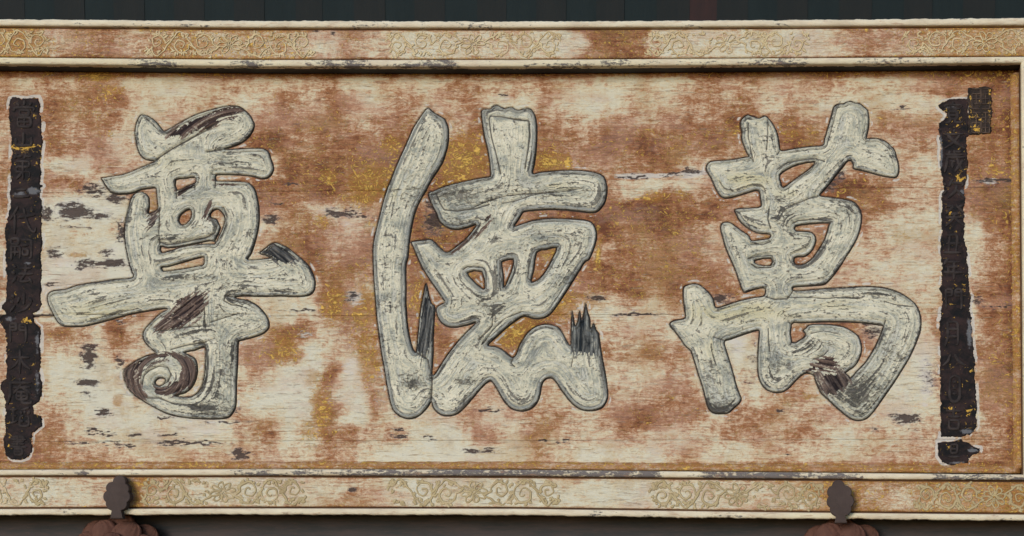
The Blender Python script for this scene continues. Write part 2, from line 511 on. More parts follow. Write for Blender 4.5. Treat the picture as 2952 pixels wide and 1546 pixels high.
# ================================================================== back wall and beam
def board_wall():
    wall = bpy.data.objects.new('back_wall', None)
    link(wall, label='wall of dark upright boards in shadow behind the plaque', cat='wall')
    yb = 0.30
    e = [-420, -330, -240, -160, -75, 15, 95, 180, 265, 348, 435, 520, 605, 690, 775, 865, 940, 1030, 1118, 1202, 1288, 1380,
         1462, 1548, 1632, 1718, 1797, 1890, 1983, 2060, 2148, 2232, 2318, 2408, 2500, 2592, 2672, 2760, 2850, 2935, 3020, 3105, 3190, 3275]
    wall.location = (0, yb, ZC)
    for i in range(len(e) - 1):
        m = M_TEAL if i % 2 == 0 else M_BROWNB
        if e[i] == 1983:
            m = M_REDB
        dy = -0.002 if i % 2 else random.uniform(-0.001, 0.001)
        lean = lambda p: p - (p - 1476) * 0.0
        xa, xb = P(e[i], 0, yb)[0], P(e[i + 1], 0, yb)[0]
        ta, tb = xa + (xa - 0.1) * 0.02, xb + (xb - 0.1) * 0.02
        z0, z1, zt = ZC - 0.95, ZC + 0.72, ZC + 1.05
        V = []
        for (a, b, z) in ((xa - (ta - xa) * 2, xb - (tb - xb) * 2, z0), (ta, tb, zt)):
            V += [(a, yb + dy, z), (b, yb + dy, z), (b, yb + 0.03, z), (a, yb + 0.03, z)]
        V = [(x, y - yb, z - ZC) for x, y, z in V]
        me = np_mesh('board', V, [(0, 1, 5, 4), (1, 2, 6, 5), (2, 3, 7, 6), (3, 0, 4, 7), (4, 5, 6, 7), (3, 2, 1, 0)], smooth=False)
        link(bpy.data.objects.new('board', me), wall, m)
    xa, xb = P(-420, 0, yb)[0], P(3275, 0, yb)[0]
    me = box_mesh('backing', xa - 0.1, xb + 0.1, 0.032, 0.05, -0.98, 1.1)
    link(bpy.data.objects.new('backing', me), wall, M_BACK)
board_wall()

def make_beam():
    y0 = 0.052
    zt = P(0, 1440, y0)[1]
    xa, xb = P(-420, 0, y0)[0], P(3275, 0, y0)[0]
    prof = [(0.0, 0.0), (-0.002, -0.010)] + [(-0.004 - 0.002 * math.sin(k / 8 * math.pi), -0.02 - 0.26 * k / 8) for k in range(9)] + [(0.01, -0.30), (0.22, -0.30), (0.22, 0.0)]
    xs = np.linspace(xa, xb, 40)
    rows = [[(x, y0 + py, zt + pz) for py, pz in prof] for x in xs]
    o = bpy.data.objects.new('beam', sweep_mesh('beam', rows, smooth=False))
    link(o, None, M_BEAM, 'long dark brown timber beam running under the plaque', 'beam')
    return zt
BEAM_TOP = make_beam()

# ================================================================== the plaque
plaque = bpy.data.objects.new('temple_plaque', None)
link(plaque, label='large weathered wooden plaque with three carved characters in an ornate frame', cat='plaque')

def T(ox, oy, s, pts):
    return [(ox + x / s, oy + y / s) for x, y in pts]
A1 = lambda *p: T(100, 280, 2.6976, p)
A2 = lambda *p: T(100, 700, 2.4976, p)
B1 = lambda *p: T(1040, 280, 2.6986, p)
B2 = lambda *p: T(1040, 740, 2.6986, p)
C1 = lambda *p: T(1900, 270, 2.6449, p)
C2 = lambda *p: T(1900, 740, 2.6974, p)

CHARS = {}
# ---- left character
CHARS['zun'] = dict(
 outer=A1((822,142),(850,138),(885,150),(920,172),(950,200),(975,232),(1000,262),(1020,262),(1060,240),(1120,205),(1180,172),(1250,138),(1330,110),(1420,85),(1490,70),(1550,68),(1590,76),(1630,100),(1670,140),(1695,180),(1706,210),(1700,250),(1680,290),(1650,325),(1610,355),(1560,378),(1500,396),(1470,405),(1520,406),(1600,402),(1680,398),(1750,398),(1790,405),(1815,425),(1825,445),(1835,480),(1850,520),(1856,560),(1845,595),(1825,620),(1795,634),(1760,634),(1720,622),(1660,612),(1580,606),(1500,604),(1425,604),(1408,612),(1406,640),(1425,652),(1500,654),(1580,656),(1650,662),(1690,690),(1715,730),(1730,790),(1742,860),(1745,940),(1738,1020),(1720,1100),(1700,1170),(1680,1220),(1655,1258),(1680,1266),(1750,1262),(1840,1252))
  + A2((1700,108),(1660,90),(1618,74),(1660,40),(1700,8),(1740,0),(1800,25),(1860,65),(1920,115),(1970,165),(2000,220),(2018,280),(2012,340),(1985,372),(1940,385),(1860,388),(1780,384),(1700,386),(1600,386),(1500,384),(1440,392),(1470,405),(1530,415),(1590,445),(1640,490),(1675,540),(1688,585),(1680,620),(1650,650),(1600,672),(1540,690),(1490,703),(1466,716),(1462,800),(1458,900),(1452,1000),(1450,1100),(1448,1160),(1438,1200),(1415,1240),(1380,1262),(1300,1270),(1200,1268),(1100,1262),(1000,1245),(920,1218),(850,1180),(780,1140),(720,1100),(680,1060),(655,1010),(640,960),(645,920),(670,890),(720,855),(790,820),(850,803),(868,790),(840,765),(810,735),(785,700),(778,660),(795,620),(830,580),(870,540),(910,505),(955,480),(920,476),(830,490),(740,505),(660,522),(580,545),(480,572),(400,592),(340,603),(250,604),(200,598),(165,570),(140,530),(115,480),(95,430),(92,390),(105,362),(140,345),(220,335),(300,308),(400,290),(500,275),(600,262),(690,255),(712,240),(700,210),(680,150),(665,80))
  + A1((725,1260),(710,1180),(700,1100),(698,1030),(705,960),(720,900),(738,830),(755,780),(780,752),(805,740),(840,738),(870,758),(888,790),(890,850),(884,905),(920,892),(957,866),(952,800),(946,730),(936,706),(880,712),(830,720),(790,736),(740,750),(690,754),(640,755),(600,745),(570,715),(545,680),(525,645),(520,630),(560,622),(620,612),(690,600),(760,575),(830,545),(900,515),(930,500),(900,492),(870,488),(840,470),(815,440),(800,400),(788,350),(780,290),(782,240),(795,190)),
 holes=[A1((1100,645),(1170,636),(1238,628),(1245,665),(1180,690),(1110,720)),
        A1((1200,878),(1215,900),(1210,940),(1180,980),(1145,988),(1125,960),(1135,925),(1165,895)),
        A1((1395,885),(1430,878),(1465,915),(1474,960),(1462,1010),(1440,1060),(1412,1120),(1402,1110),(1425,1060),(1440,1012),(1428,985),(1415,955),(1392,945),(1372,935),(1372,910)),
        A1((985,1160),(1040,1170),(1110,1164),(1200,1150),(1290,1134),(1360,1122),(1396,1130),(1390,1146),(1330,1142),(1240,1150),(1150,1164),(1080,1184),(1030,1197),(990,1205)),
        A2((920,175),(960,172),(1050,148),(1200,108),(1215,120),(1212,158),(1180,165),(1100,180),(950,200),(925,195)),
        A2((1080,795),(1150,780),(1220,755),(1225,800),(1222,900),(1215,970),(1195,1040),(1160,1085),(1120,1105),(1060,1105),(1020,1098),(1080,1080),(1130,1040),(1160,980),(1170,920),(1165,870),(1145,830)),
        A2((870,1005),(885,985),(910,978),(935,985),(930,1008),(905,1025),(880,1022))],
 creases=[(A1((935,498),(1000,452),(1080,400),(1160,355),(1240,312),(1320,270),(1375,245)), 4, 7),
          (A1((1340,250),(1400,215),(1440,190)), 3, 5),
          (A1((1470,405),(1400,420),(1345,430)), 4, 6), (A1((1410,604),(1380,600)), 4, 6),
          (A1((970,870),(975,960),(970,1060),(975,1170),(985,1210)), 3, 4),
          (A1((1100,720),(1105,790)), 3, 5), (A1((1235,640),(1250,720)), 3, 4), (A1((1408,640),(1406,710)), 3, 4),
          (A1((985,1130),(1030,1150),(1120,1140),(1230,1115),(1330,1095),(1400,1060),(1420,1000)), 4, 6),
          (A1((1470,860),(1495,930),(1490,1000),(1450,1090),(1400,1150)), 3, 5),
          (A2((985,770),(1100,740),(1220,720),(1300,690)), 3, 3),
          (A2((1215,720),(1240,760),(1245,880),(1235,990),(1200,1070),(1130,1110),(1020,1110)), 4, 5),
          (A2((870,640),(980,630),(1100,610),(1230,600)), 3, 3), (A2((1225,470),(1228,560),(1240,650)), 3, 4),
          (A2((1265,575),(1360,545),(1480,510)), 2.5, 4), (A2((1440,392),(1380,385),(1365,420),(1420,450),(1500,460)), 3, 4),
          (A2((780,1020),(790,960),(830,920),(900,890),(960,900),(985,950),(960,1000),(900,1040),(850,1020)), 3, 5),
          (A2((820,1120),(900,1120),(1000,1160),(1120,1165),(1200,1190)), 3, 4),
          (A2((0,519),(200,519),(400,520),(640,518)), 1.6, 5), (A2((640,517),(1000,516),(1400,517),(1680,516)), 0.9, 2)],
 patches=[(A1((1050,265),(1120,222),(1250,152),(1400,100),(1520,72),(1590,78),(1640,110),(1580,140),(1550,170),(1500,175),(1440,185),(1430,230),(1330,250),(1240,290),(1180,330),(1150,320),(1100,325),(1050,335),(1040,310)), ('rad', A1((1640,760))[0]), 0.1),
          (A1((1110,720),(1245,665),(1250,715),(1112,790)), ('lin', -28), 0.1),
          (A1((885,905),(955,868),(962,950),(965,1000),(920,1040),(885,1060),(880,985)), ('lin', -45), 0.3),
          (A1((1410,655),(1560,658),(1565,690),(1500,700),(1410,698)), ('lin', 0), 0.1),
          (A1((1365,820),(1392,840),(1345,955),(1312,940)), ('lin', -65), 0.1),
          (A2((1618,72),(1660,40),(1700,2),(1740,-4),(1810,28),(1880,85),(1915,125),(1860,155),(1800,165),(1740,140),(1700,112),(1650,92)), ('lin', 40), 0.75),
          (A2((1020,410),(1130,378),(1245,358),(1225,470),(1230,490),(1160,560),(1060,620),(960,640),(870,642),(880,600),(940,530),(1010,468)), ('lin', -38), 0.15),
          (A2((850,800),(760,832),(680,878),(642,925),(640,965),(656,1020),(700,1080),(760,1125),(815,1135),(790,1080),(770,1020),(775,950),(800,910),(850,870),(900,845),(960,845),(960,800)), ('rad', A2((930,985))[0]), 0.15),
          (A2((950,800),(1060,806),(1135,848),(1168,900),(1162,970),(1120,1040),(1060,1088),(980,1102),(890,1105),(860,1065),(850,1035),(900,1038),(960,1022),(1000,997),(1040,985),(1065,940),(1060,890),(1020,850),(960,840)), ('rad', A2((915,965))[0]), 0.15)],
 dark=[(600,1180,60,25,.6),(690,1000,14,40,.5),(620,1110,30,20,.4),(560,960,60,30,.25),(640,470,40,12,.5),(470,690,60,8,.4),(700,860,120,40,.25),(560,800,80,10,.4),(660,1060,30,60,.35),(300,560,40,10,.4),(620,1130,22,40,.45)],
 yel=[(300,900,160,40,.6),(450,470,160,40,.45),(760,880,40,30,.4),(740,1000,40,40,.5)])
# ---- middle character
CHARS['de'] = dict(
 outer=B1((518,85),(550,105),(600,140),(650,170),(668,205),(680,240),(682,290),(680,350),(665,420),(640,500),(600,570),(560,630),(525,690),(500,740),(470,790),(440,850),(415,920),(400,990),(385,1070),(375,1150),(365,1250))
  + B2((352,60),(350,150),(352,250),(350,350),(355,430),(362,520),(375,610),(395,690),(415,735),(430,742),(437,690),(446,590),(457,480),(472,370),(488,290),(503,218),(513,218),(530,300),(550,365),(576,392),(570,500),(564,620),(562,700),(562,760),(556,850),(554,915),(575,915),(600,880),(650,800),(700,730),(760,655),(830,580),(880,532),(892,512),(850,528),(800,540),(740,550),(680,545),(630,515),(605,480),(590,440),(588,402),(612,378),(652,355),(640,330),(600,270),(550,200),(500,120),(460,50))
  + B1((480,1340),(455,1280),(430,1220),(405,1160),(392,1128),(440,1118),(500,1110),(545,1108),(575,1130),(610,1165),(650,1200),(680,1205),(720,1180),(780,1135),(830,1090),(870,1040),(895,994),(830,1015),(760,1030),(700,1025),(650,1000),(610,960),(590,905),(560,850),(535,790),(528,748),(570,728),(640,700),(720,675),(810,655),(900,635),(960,625),(1008,616),(1008,560),(1000,480),(985,400),(965,320),(950,230),(940,150),(940,105),(970,92),(1010,90),(1030,70),(1060,62),(1090,75),(1120,90),(1150,82),(1180,80),(1210,98),(1240,100),(1280,88),(1320,92),(1345,120),(1362,170),(1370,250),(1368,340),(1362,430),(1350,520),(1338,594),(1400,585),(1500,575),(1600,568),(1700,570),(1790,580),(1850,595),(1890,620),(1910,670),(1915,730),(1905,800),(1880,850),(1840,890),(1800,900),(1720,892),(1620,882),(1500,875),(1400,878),(1310,885),(1262,896),(1240,930),(1215,970),(1196,1004),(1260,985),(1350,958),(1450,945),(1560,945),(1680,952),(1760,962),(1800,980),(1825,1020),(1835,1080),(1825,1140),(1805,1200),(1775,1265))
  + B2((1745,40),(1700,110),(1650,190),(1600,270),(1540,360),(1490,430),(1450,465),(1400,482),(1340,480),(1290,465),(1250,470),(1190,510),(1120,565),(1060,620),(1010,665),(992,692),(1050,700),(1110,730),(1150,765),(1182,786),(1210,760),(1235,690),(1265,640),(1300,590),(1350,550),(1410,530),(1470,528),(1530,548),(1570,590),(1600,650),(1632,690),(1636,600),(1640,500),(1644,422),(1655,480),(1668,540),(1690,500),(1704,422),(1714,490),(1735,450),(1750,362),(1762,430),(1780,480),(1788,560),(1812,522),(1830,570),(1850,600),(1860,660),(1870,740),(1885,820),(1900,900),(1915,1000),(1922,1080),(1905,1140),(1870,1180),(1800,1200),(1730,1195),(1670,1165),(1620,1115),(1570,1050),(1530,990),(1495,950),(1460,945),(1425,965),(1405,1010),(1395,1070),(1375,1130),(1330,1180),(1260,1203),(1190,1190),(1140,1155),(1100,1100),(1060,1030),(1020,972),(990,975),(940,1020),(880,1090),(820,1160),(770,1210),(720,1235),(650,1238),(600,1215),(565,1175),(548,1128),(520,1170),(480,1215),(430,1250),(370,1262),(310,1245),(260,1205),(235,1150),(215,1060),(195,950),(175,830),(155,710),(140,600),(125,480),(115,360),(105,230),(98,110),(95,0))
  + B1((95,1170),(105,1100),(120,1030),(145,930),(170,830),(200,730),(235,640),(275,540),(320,440),(365,340),(410,240),(460,160)),
 holes=[B2((835,130),(940,122),(962,242),(930,235),(880,190)),
        B2((1100,60),(1110,40),(1180,25),(1175,90),(1155,150),(1130,210),(1115,230),(1112,150)),
        B2((1370,-30),(1440,-50),(1520,-66),(1490,10),(1450,90),(1400,160),(1350,190),(1330,185),(1350,100))],
 creases=[(B2((553,920),(555,1000),(550,1080),(547,1130)), 4, 7),
          (B1((880,860),(1000,810),(1120,775),(1260,758),(1400,752),(1560,740),(1720,715)), 2.6, 4), (B1((1100,830),(1200,815),(1330,770),(1420,750)), 2.2, 3),
          (B1((1000,175),(1010,150),(1100,158),(1200,178),(1310,190),(1318,300),(1300,430),(1280,560)), 4, 4), (B1((1000,180),(1020,320),(1060,470),(1090,600)), 4, 4),
          (B1((590,760),(620,830),(650,880),(760,890),(900,870),(1000,840)), 4, 4),
          (B1((640,700),(420,720),(200,725)), 1.2, 4), (B1((540,760),(1200,742),(1900,735)), 0.9, 1.5),
          (B2((1030,450),(1025,540),(980,590),(920,650)), 3, 5), (B2((1250,430),(1130,480),(1040,560),(950,680)), 2.5, 4),
          (B2((800,100),(830,80),(950,85),(975,120),(980,250)), 3, 3), (B2((1085,30),(1085,140),(1110,230)), 3, 3), (B2((1190,20),(1200,120),(1160,210)), 3, 3),
          (B1((1340,1215),(1360,1190),(1540,1165)), 3, 3), (B2((1310,60),(1300,170),(1340,200),(1400,180)), 3, 3),
          (B2((1640,690),(1660,760),(1640,860)), 2.5, 3), (B2((1185,790),(1170,830),(1200,860)), 3, 4),
          (B2((430,745),(520,800),(550,920)), 3, 5)],
 patches=[(B1((980,925),(1012,920),(1012,950),(960,1022),(890,1092),(820,1152),(740,1208),(700,1210),(780,1140),(860,1070),(920,1000)), ('lin', -45), 0.1),
          (B2((425,745),(440,620),(455,480),(475,350),(500,210),(516,210),(530,300),(555,370),(582,390),(570,500),(562,620),(556,700),(500,800),(460,760)), ('lin', -83), 0.8),
          (B2((1632,700),(1636,420),(1660,400),(1750,350),(1790,460),(1856,590),(1862,690),(1850,770),(1760,760),(1680,755)), ('lin', -88), 0.9)],
 dark=[(1320,566,110,24,.55),(1560,556,120,16,.4),(1190,1105,30,22,.7),(1340,1100,25,10,.6),(1430,985,60,10,.35),(1300,640,60,18,.4),(1420,890,30,25,.5),(1120,880,70,22,.25),(1560,690,50,20,.35),(1660,820,50,60,.4),(1400,870,30,30,.4),(1090,1000,20,60,.3)],
 yel=[(1600,545,90,30,.5),(1130,560,60,30,.5),(1330,900,60,40,.4),(1500,560,60,30,.4)])
# ---- right character
CHARS['wan'] = dict(
 outer=C1((625,205),(645,180),(675,162),(700,170),(735,180),(765,188),(790,175),(815,172),(840,195),(870,235),(895,285),(910,340),(918,400),(930,434),(1000,425),(1080,412),(1170,402),(1248,394),(1262,350),(1280,290),(1300,220),(1320,150),(1335,100),(1370,80),(1410,78),(1430,65),(1465,60),(1495,72),(1530,75),(1560,100),(1590,125),(1600,180),(1600,240),(1590,300),(1584,340),(1640,340),(1690,348),(1735,370),(1775,405),(1800,440),(1810,480),(1825,530),(1830,580),(1822,620),(1800,640),(1740,635),(1670,620),(1600,600),(1540,585),(1484,572),(1480,535),(1462,512),(1436,516),(1400,562),(1345,632),(1292,698),(1245,752),(1228,778),(1290,788),(1370,798),(1440,810),(1490,830),(1525,870),(1545,930),(1540,1000),(1520,1080),(1480,1160),(1430,1240))
  + C2((1455,0),(1420,60),(1370,130),(1320,190),(1280,218),(1220,225),(1140,230),(1048,238),(1044,262),(1120,265),(1220,255),(1330,245),(1450,240),(1560,235),(1680,235),(1780,248),(1870,280),(1950,330),(2005,385),(2030,450),(2038,520),(2030,590),(2000,670),(1950,780),(1890,880),(1820,990),(1750,1090),(1680,1190),(1620,1255),(1560,1275),(1500,1265),(1440,1225),(1370,1165),(1300,1100),(1260,1060),(1235,1010),(1215,960),(1205,925),(1150,905),(1100,930),(1050,980),(1000,1030),(950,1055),(890,1055),(830,1030),(795,985),(775,930),(768,860),(768,760),(775,660),(780,590),(768,574),(720,585),(640,612),(560,640),(508,660),(520,720),(545,800),(570,880),(590,960),(610,1030),(630,1080),(638,1110),(620,1145),(580,1180),(540,1215),(500,1222),(440,1222),(405,1205),(380,1170),(360,1100),(340,1020),(310,930),(280,830),(255,750),(240,725),(200,690),(160,630),(120,580),(90,545),(85,520),(110,500),(150,492),(204,476),(200,420),(190,340),(188,270),(195,235),(225,220),(270,210),(310,218),(350,245),(395,290),(425,340),(442,396),(500,385),(580,358),(660,335),(740,318),(818,304),(824,246),(760,250),(700,268),(665,278),(645,250),(620,180),(595,110),(570,50))
  + C1((545,1260),(510,1180),(485,1090),(470,1030),(480,990),(510,980),(545,985),(580,1010),(630,1045),(685,1085),(705,1120),(770,1115),(840,1103),(845,1072),(760,1066),(700,1040),(650,1006),(615,970),(590,920),(577,886),(620,875),(700,872),(776,862),(775,810),(765,750),(735,740),(680,755),(600,780),(540,795),(490,795),(460,770),(430,720),(400,650),(375,610),(360,580),(365,545),(390,520),(430,512),(500,508),(580,498),(650,485),(685,478),(670,450),(645,390),(630,340),(632,290),(620,240)),
 holes=[C1((925,620),(980,580),(1060,545),(1180,525),(1150,570),(1080,620),(1010,670),(950,710),(935,680)),
        C1((1045,1015),(1140,1000),(1285,990),(1290,1010),(1260,1110),(1200,1210),(1150,1270),(1090,1300),(1040,1295),(1035,1250),(1080,1240),(1120,1235),(1170,1190),(1195,1120),(1180,1075),(1140,1055),(1050,1050)),
        C1((735,1275),(850,1260),(848,1305),(760,1300)),
        C2((1030,525),(1100,515),(1300,508),(1470,508),(1600,518),(1735,535),(1740,560),(1710,640),(1660,740),(1600,830),(1540,890),(1490,945),(1475,925),(1450,902),(1500,870),(1545,820),(1575,740),(1572,680),(1550,620),(1500,580),(1430,545),(1340,530),(1240,525),(1165,532),(1145,555),(1118,575),(1140,605),(1110,640),(1032,668))],
 creases=[(C1((680,230),(680,330),(700,430),(720,520)), 3, 4), (C1((830,200),(830,330),(820,430)), 2.5, 3),
          (C1((690,480),(720,520)), 3, 4), (C1((920,440),(900,470)), 3, 4),
          (C1((900,580),(980,530),(1080,510),(1200,500),(1260,520)), 3, 3), (C1((950,720),(1060,650),(1150,590),(1200,530)), 3, 3),
          (C1((1215,785),(1150,800),(1080,830),(1000,860)), 3, 4), (C1((840,880),(830,960),(850,1030)), 3, 3),
          (C1((1020,990),(1060,970),(1200,960),(1320,980)), 3, 3), (C1((700,1150),(800,1150),(850,1130)), 3, 3),
          (C1((680,1260),(740,1245),(860,1235),(880,1300)), 3, 3),
          (C2((720,60),(760,90),(870,85)), 3, 3), (C2((1000,320),(1140,318),(1290,330),(1430,318),(1540,330)), 2.5, 3),
          (C2((1750,350),(1830,375),(1900,385),(1970,390)), 2.5, 3),
          (C2((850,560),(850,640),(860,740)), 3, 3), (C2((1010,510),(1025,530)), 3, 5), (C2((1020,680),(1080,650),(1150,610)), 3, 4),
          (C2((830,240),(820,310),(900,335),(1000,330),(1040,270)), 3, 4),
          (C2((1180,600),(1280,580),(1380,600)), 2.5, 3), (C2((1200,800),(1280,770),(1310,735)), 3, 4),
          (C2((1760,500),(1740,560),(1720,610)), 3, 4), (C2((430,630),(500,650)), 3, 4)],
 patches=[(C2((1250,790),(1330,775),(1400,830),(1395,880),(1300,897),(1150,905),(1180,850)), ('lin', 10), 0.1),
          (C2((1200,920),(1300,905),(1440,912),(1490,980),(1420,1050),(1350,1080),(1280,1060),(1235,1010)), ('lin', 58), 0.25)],
 dark=[(2470,1130,75,55,.62),(2560,1010,40,70,.3),(2070,1170,40,20,.65),(2540,850,80,12,.4),(2275,1060,10,14,.7),(2240,580,50,14,.35),(2330,1000,60,20,.3),(2230,1060,40,60,.3),(2050,1080,30,60,.25),(2440,560,40,60,.3),(2250,620,40,30,.3),(2140,370,25,60,.2)],
 yel=[(2120,900,200,40,.7),(2400,880,180,25,.5),(2150,520,120,30,.65),(2260,560,60,25,.5),(2050,1000,40,60,.5),(2010,830,40,30,.4),(2300,720,60,40,.4)])

G = 0.002
for k, c in CHARS.items():
    c['op'] = poly_px(c['outer'])
    c['hp'] = []
    for h in c['holes']:
        q = poly_px(h, 2)
        e = q.max(0) - q.min(0)
        m = q.mean(0)
        c['hp'].append(m + (q - m) * (1 + 0.004 / np.maximum(e, 0.012)) if max(e) < 0.2 else q)

def blobs(PX, PY, lst):
    s = np.zeros_like(PX)
    for x, y, rx, ry, a in lst:
        q = ((PX - x) / rx) ** 2 + ((PY - y) / ry) ** 2
        s = np.maximum(s, a * np.exp(-q * 0.8))
    return s

def box_blur(a, r):
    for ax in (0, 1):
        p = np.pad(a, [(r + 1, r) if q == ax else (0, 0) for q in (0, 1)], mode='edge')
        cs = np.cumsum(p, axis=ax)
        n = a.shape[ax]
        hi_, lo_ = np.take(cs, np.arange(2 * r + 1, 2 * r + 1 + n), ax), np.take(cs, np.arange(0, n), ax)
        a = (hi_ - lo_) / (2 * r + 1)
    return a

def brush_grain(D, seed):
    """streaks that follow the direction of each stroke: noise drawn out along the smoothed edge direction"""
    gz, gx = np.gradient(D, G)
    m = ((D > 0.0005) & (D < 0.022)).astype(float)
    J = [box_blur(box_blur(q * m, 9), 9) for q in (gx * gx, gx * gz, gz * gz)]
    th = 0.5 * np.arctan2(2 * J[1], J[0] - J[2]) + math.pi / 2
    vx, vz = np.cos(th), np.sin(th)
    rs_ = np.random.RandomState(500 + seed)
    nz, nx = D.shape
    out = np.zeros_like(D)
    for blur, amp, ln in ((0, 0.6, 11), (1, 1.0, 20), (3, 0.7, 26)):
        w = rs_.rand(nz, nx)
        if blur:
            w = box_blur(w, blur)
        w = (w - w.mean()) / w.std()
        acc = w.copy()
        for sg in (1, -1):
            Zi, Xi = np.mgrid[0:nz, 0:nx].astype(float)
            dx, dz = vx * sg, vz * sg
            for k in range(ln):
                Xi, Zi = np.clip(Xi + dx, 0, nx - 1), np.clip(Zi + dz, 0, nz - 1)
                xi, zi = Xi.astype(int), Zi.astype(int)
                nxv, nzv = vx[zi, xi], vz[zi, xi]
                fl = np.where(nxv * dx + nzv * dz < 0, -1.0, 1.0)
                dx, dz = nxv * fl, nzv * fl
                acc = acc + w[zi, xi]
        out += amp * acc / acc.std()
    out /= out.std()
    return np.clip(0.5 + out * 0.24, 0, 1)

def carve_character(key, label):
    c = CHARS[key]
    lo, hi = c['op'].min(0) - 0.012, c['op'].max(0) + 0.012
    xs, zs = np.arange(lo[0], hi[0], G), np.arange(lo[1], hi[1], G)
    X, Z = np.meshgrid(xs, zs)
    D = sdf(xs, zs, c['op'], c['hp'])
    wob = fbm(X * 40, Z * 40, 5) - 0.5
    Dn = D + wob * 0.0012
    h = np.where(Dn < 0.0032, -0.006 + Dn / 0.0032 * 0.0095, 0.0035)
    h = h + 0.0014 * np.exp(-((Dn - 0.0065) / 0.0022) ** 2)                    # outer bead
    h = h - 0.0018 * np.exp(-((Dn - 0.0108) / 0.0018) ** 2)                   # inner line
    h = h + 0.0028 * sstep(0.012, 0.022, Dn)                                 # worn flat face
    h = h + (fbm(X * 14, Z * 22, 9) - 0.5) * 0.004 * sstep(0.012, 0.03, D)
    h = h + (fbm(X * 60, Z * 90, 19) - 0.5) * 0.002 * sstep(0.008, 0.02, D)
    # brush grain runs parallel to the stroke's sides
    grain = brush_grain(D, len(key))
    h = h + (grain - 0.5) * 0.0012 * sstep(0.01, 0.02, D)
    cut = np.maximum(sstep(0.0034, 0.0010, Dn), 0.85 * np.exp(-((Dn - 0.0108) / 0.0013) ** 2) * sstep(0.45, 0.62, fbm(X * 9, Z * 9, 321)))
    for pts, w, dep in c['creases']:
        pp = np.array([P(a, b) for a, b in pts])
        if len(pp) > 2:
            t = np.linspace(0, len(pp) - 1, len(pp) * 5)
            pp = np.stack([np.interp(t, range(len(pp)), pp[:, 0]), np.interp(t, range(len(pp)), pp[:, 1])], 1)
        L = line_dist(xs, zs, pp, False, 0.02)
        L = L + (fbm(X * 50, Z * 50, 77) - 0.5) * 0.002
        cr = np.exp(-(np.maximum(L, 0) / (w * 0.001)) ** 2) * sstep(0.0, 0.006, D)
        h = h - dep * 0.001 * cr
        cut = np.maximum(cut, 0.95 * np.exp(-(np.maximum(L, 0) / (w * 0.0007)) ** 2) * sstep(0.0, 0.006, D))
    PX, PY = PROJ(X, 0.0, Z)
    streak, sv, blue = np.zeros_like(X), np.zeros_like(X) + 0.5, np.zeros_like(X)
    for pts, guide, bl in c['patches']:
        pd = sdf(xs, zs, poly_px(pts, 2), R=0.02)
        if guide[0] == 'lin':
            a = math.radians(-guide[1])
            s = -X * math.sin(a) + Z * math.cos(a)
            al = X * math.cos(a) + Z * math.sin(a)
        else:
            cx, cz = P(*guide[1])
            s = np.hypot(X - cx, Z - cz)
            al = np.arctan2(Z - cz, X - cx) * 0.06
        v = fbm(s * 230, al * 14, 41, 3)
        v = np.clip((v - 0.5) * 3.0 + 0.42, 0, 1)
        m = sstep(-0.007, 0.005, pd + (v - 0.5) * 0.026 + (fbm(X * 70, Z * 70, 31) - 0.5) * 0.008)
        h = h + m * (-0.0025 + 0.0032 * v)
        sv = np.where(m > 0.02, v, sv)
        streak = np.maximum(streak, m)
        blue = np.where(m > 0.02, bl, blue)
    edge = sstep(0.007, 0.021, D)
    dk, ye = blobs(PX, PY, c['dark']), blobs(PX, PY, c['yel'])
    keep = D > -0.0035
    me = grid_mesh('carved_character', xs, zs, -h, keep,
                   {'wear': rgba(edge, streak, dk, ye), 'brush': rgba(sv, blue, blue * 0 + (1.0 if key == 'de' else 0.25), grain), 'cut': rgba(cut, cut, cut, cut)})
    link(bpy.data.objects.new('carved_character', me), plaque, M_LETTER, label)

carve_character('zun', 'large carved character with a spiral curl at its foot')
carve_character('de', 'large carved character with a tall bent stroke and wavy foot')
carve_character('wan', 'large carved character with two prongs on top and a pointed hook')

# ------------------------------------------------------------------ inscription strips: outlines first (the panel needs them)
LSTRIP = [(30,285),(45,281),(75,284),(112,280),(118,300),(116,330),(122,360),(120,390),(125,410),(121,440),(118,470),(120,500),(117,530),(124,536),(117,545),(115,570),(122,578),(123,620),(121,660),(123,700),(120,740),(122,775),(121,800),(121,830),(118,850),(120,880),(116,895),(96,905),(102,930),(118,942),(119,970),(117,1000),(119,1040),(116,1070),(121,1100),(119,1140),(117,1160),(97,1170),(98,1195),(120,1200),(122,1228),(110,1238),(95,1250),(93,1275),(92,1300),(85,1318),(60,1328),(35,1325),(18,1312),(12,1290),(10,1270),(16,1250),(15,1220),(16,1190),(14,1160),(2,1125),(-2,1110),(3,1098),(15,1090),(18,1060),(17,1020),(18,980),(12,955),(0,935),(-2,915),(16,905),(2,892),(5,880),(20,868),(18,840),(18,800),(15,760),(16,720),(14,680),(13,655),(20,640),(26,610),(32,585),(28,560),(30,530),(30,480),(33,440),(31,400),(27,370),(23,330),(26,300)]
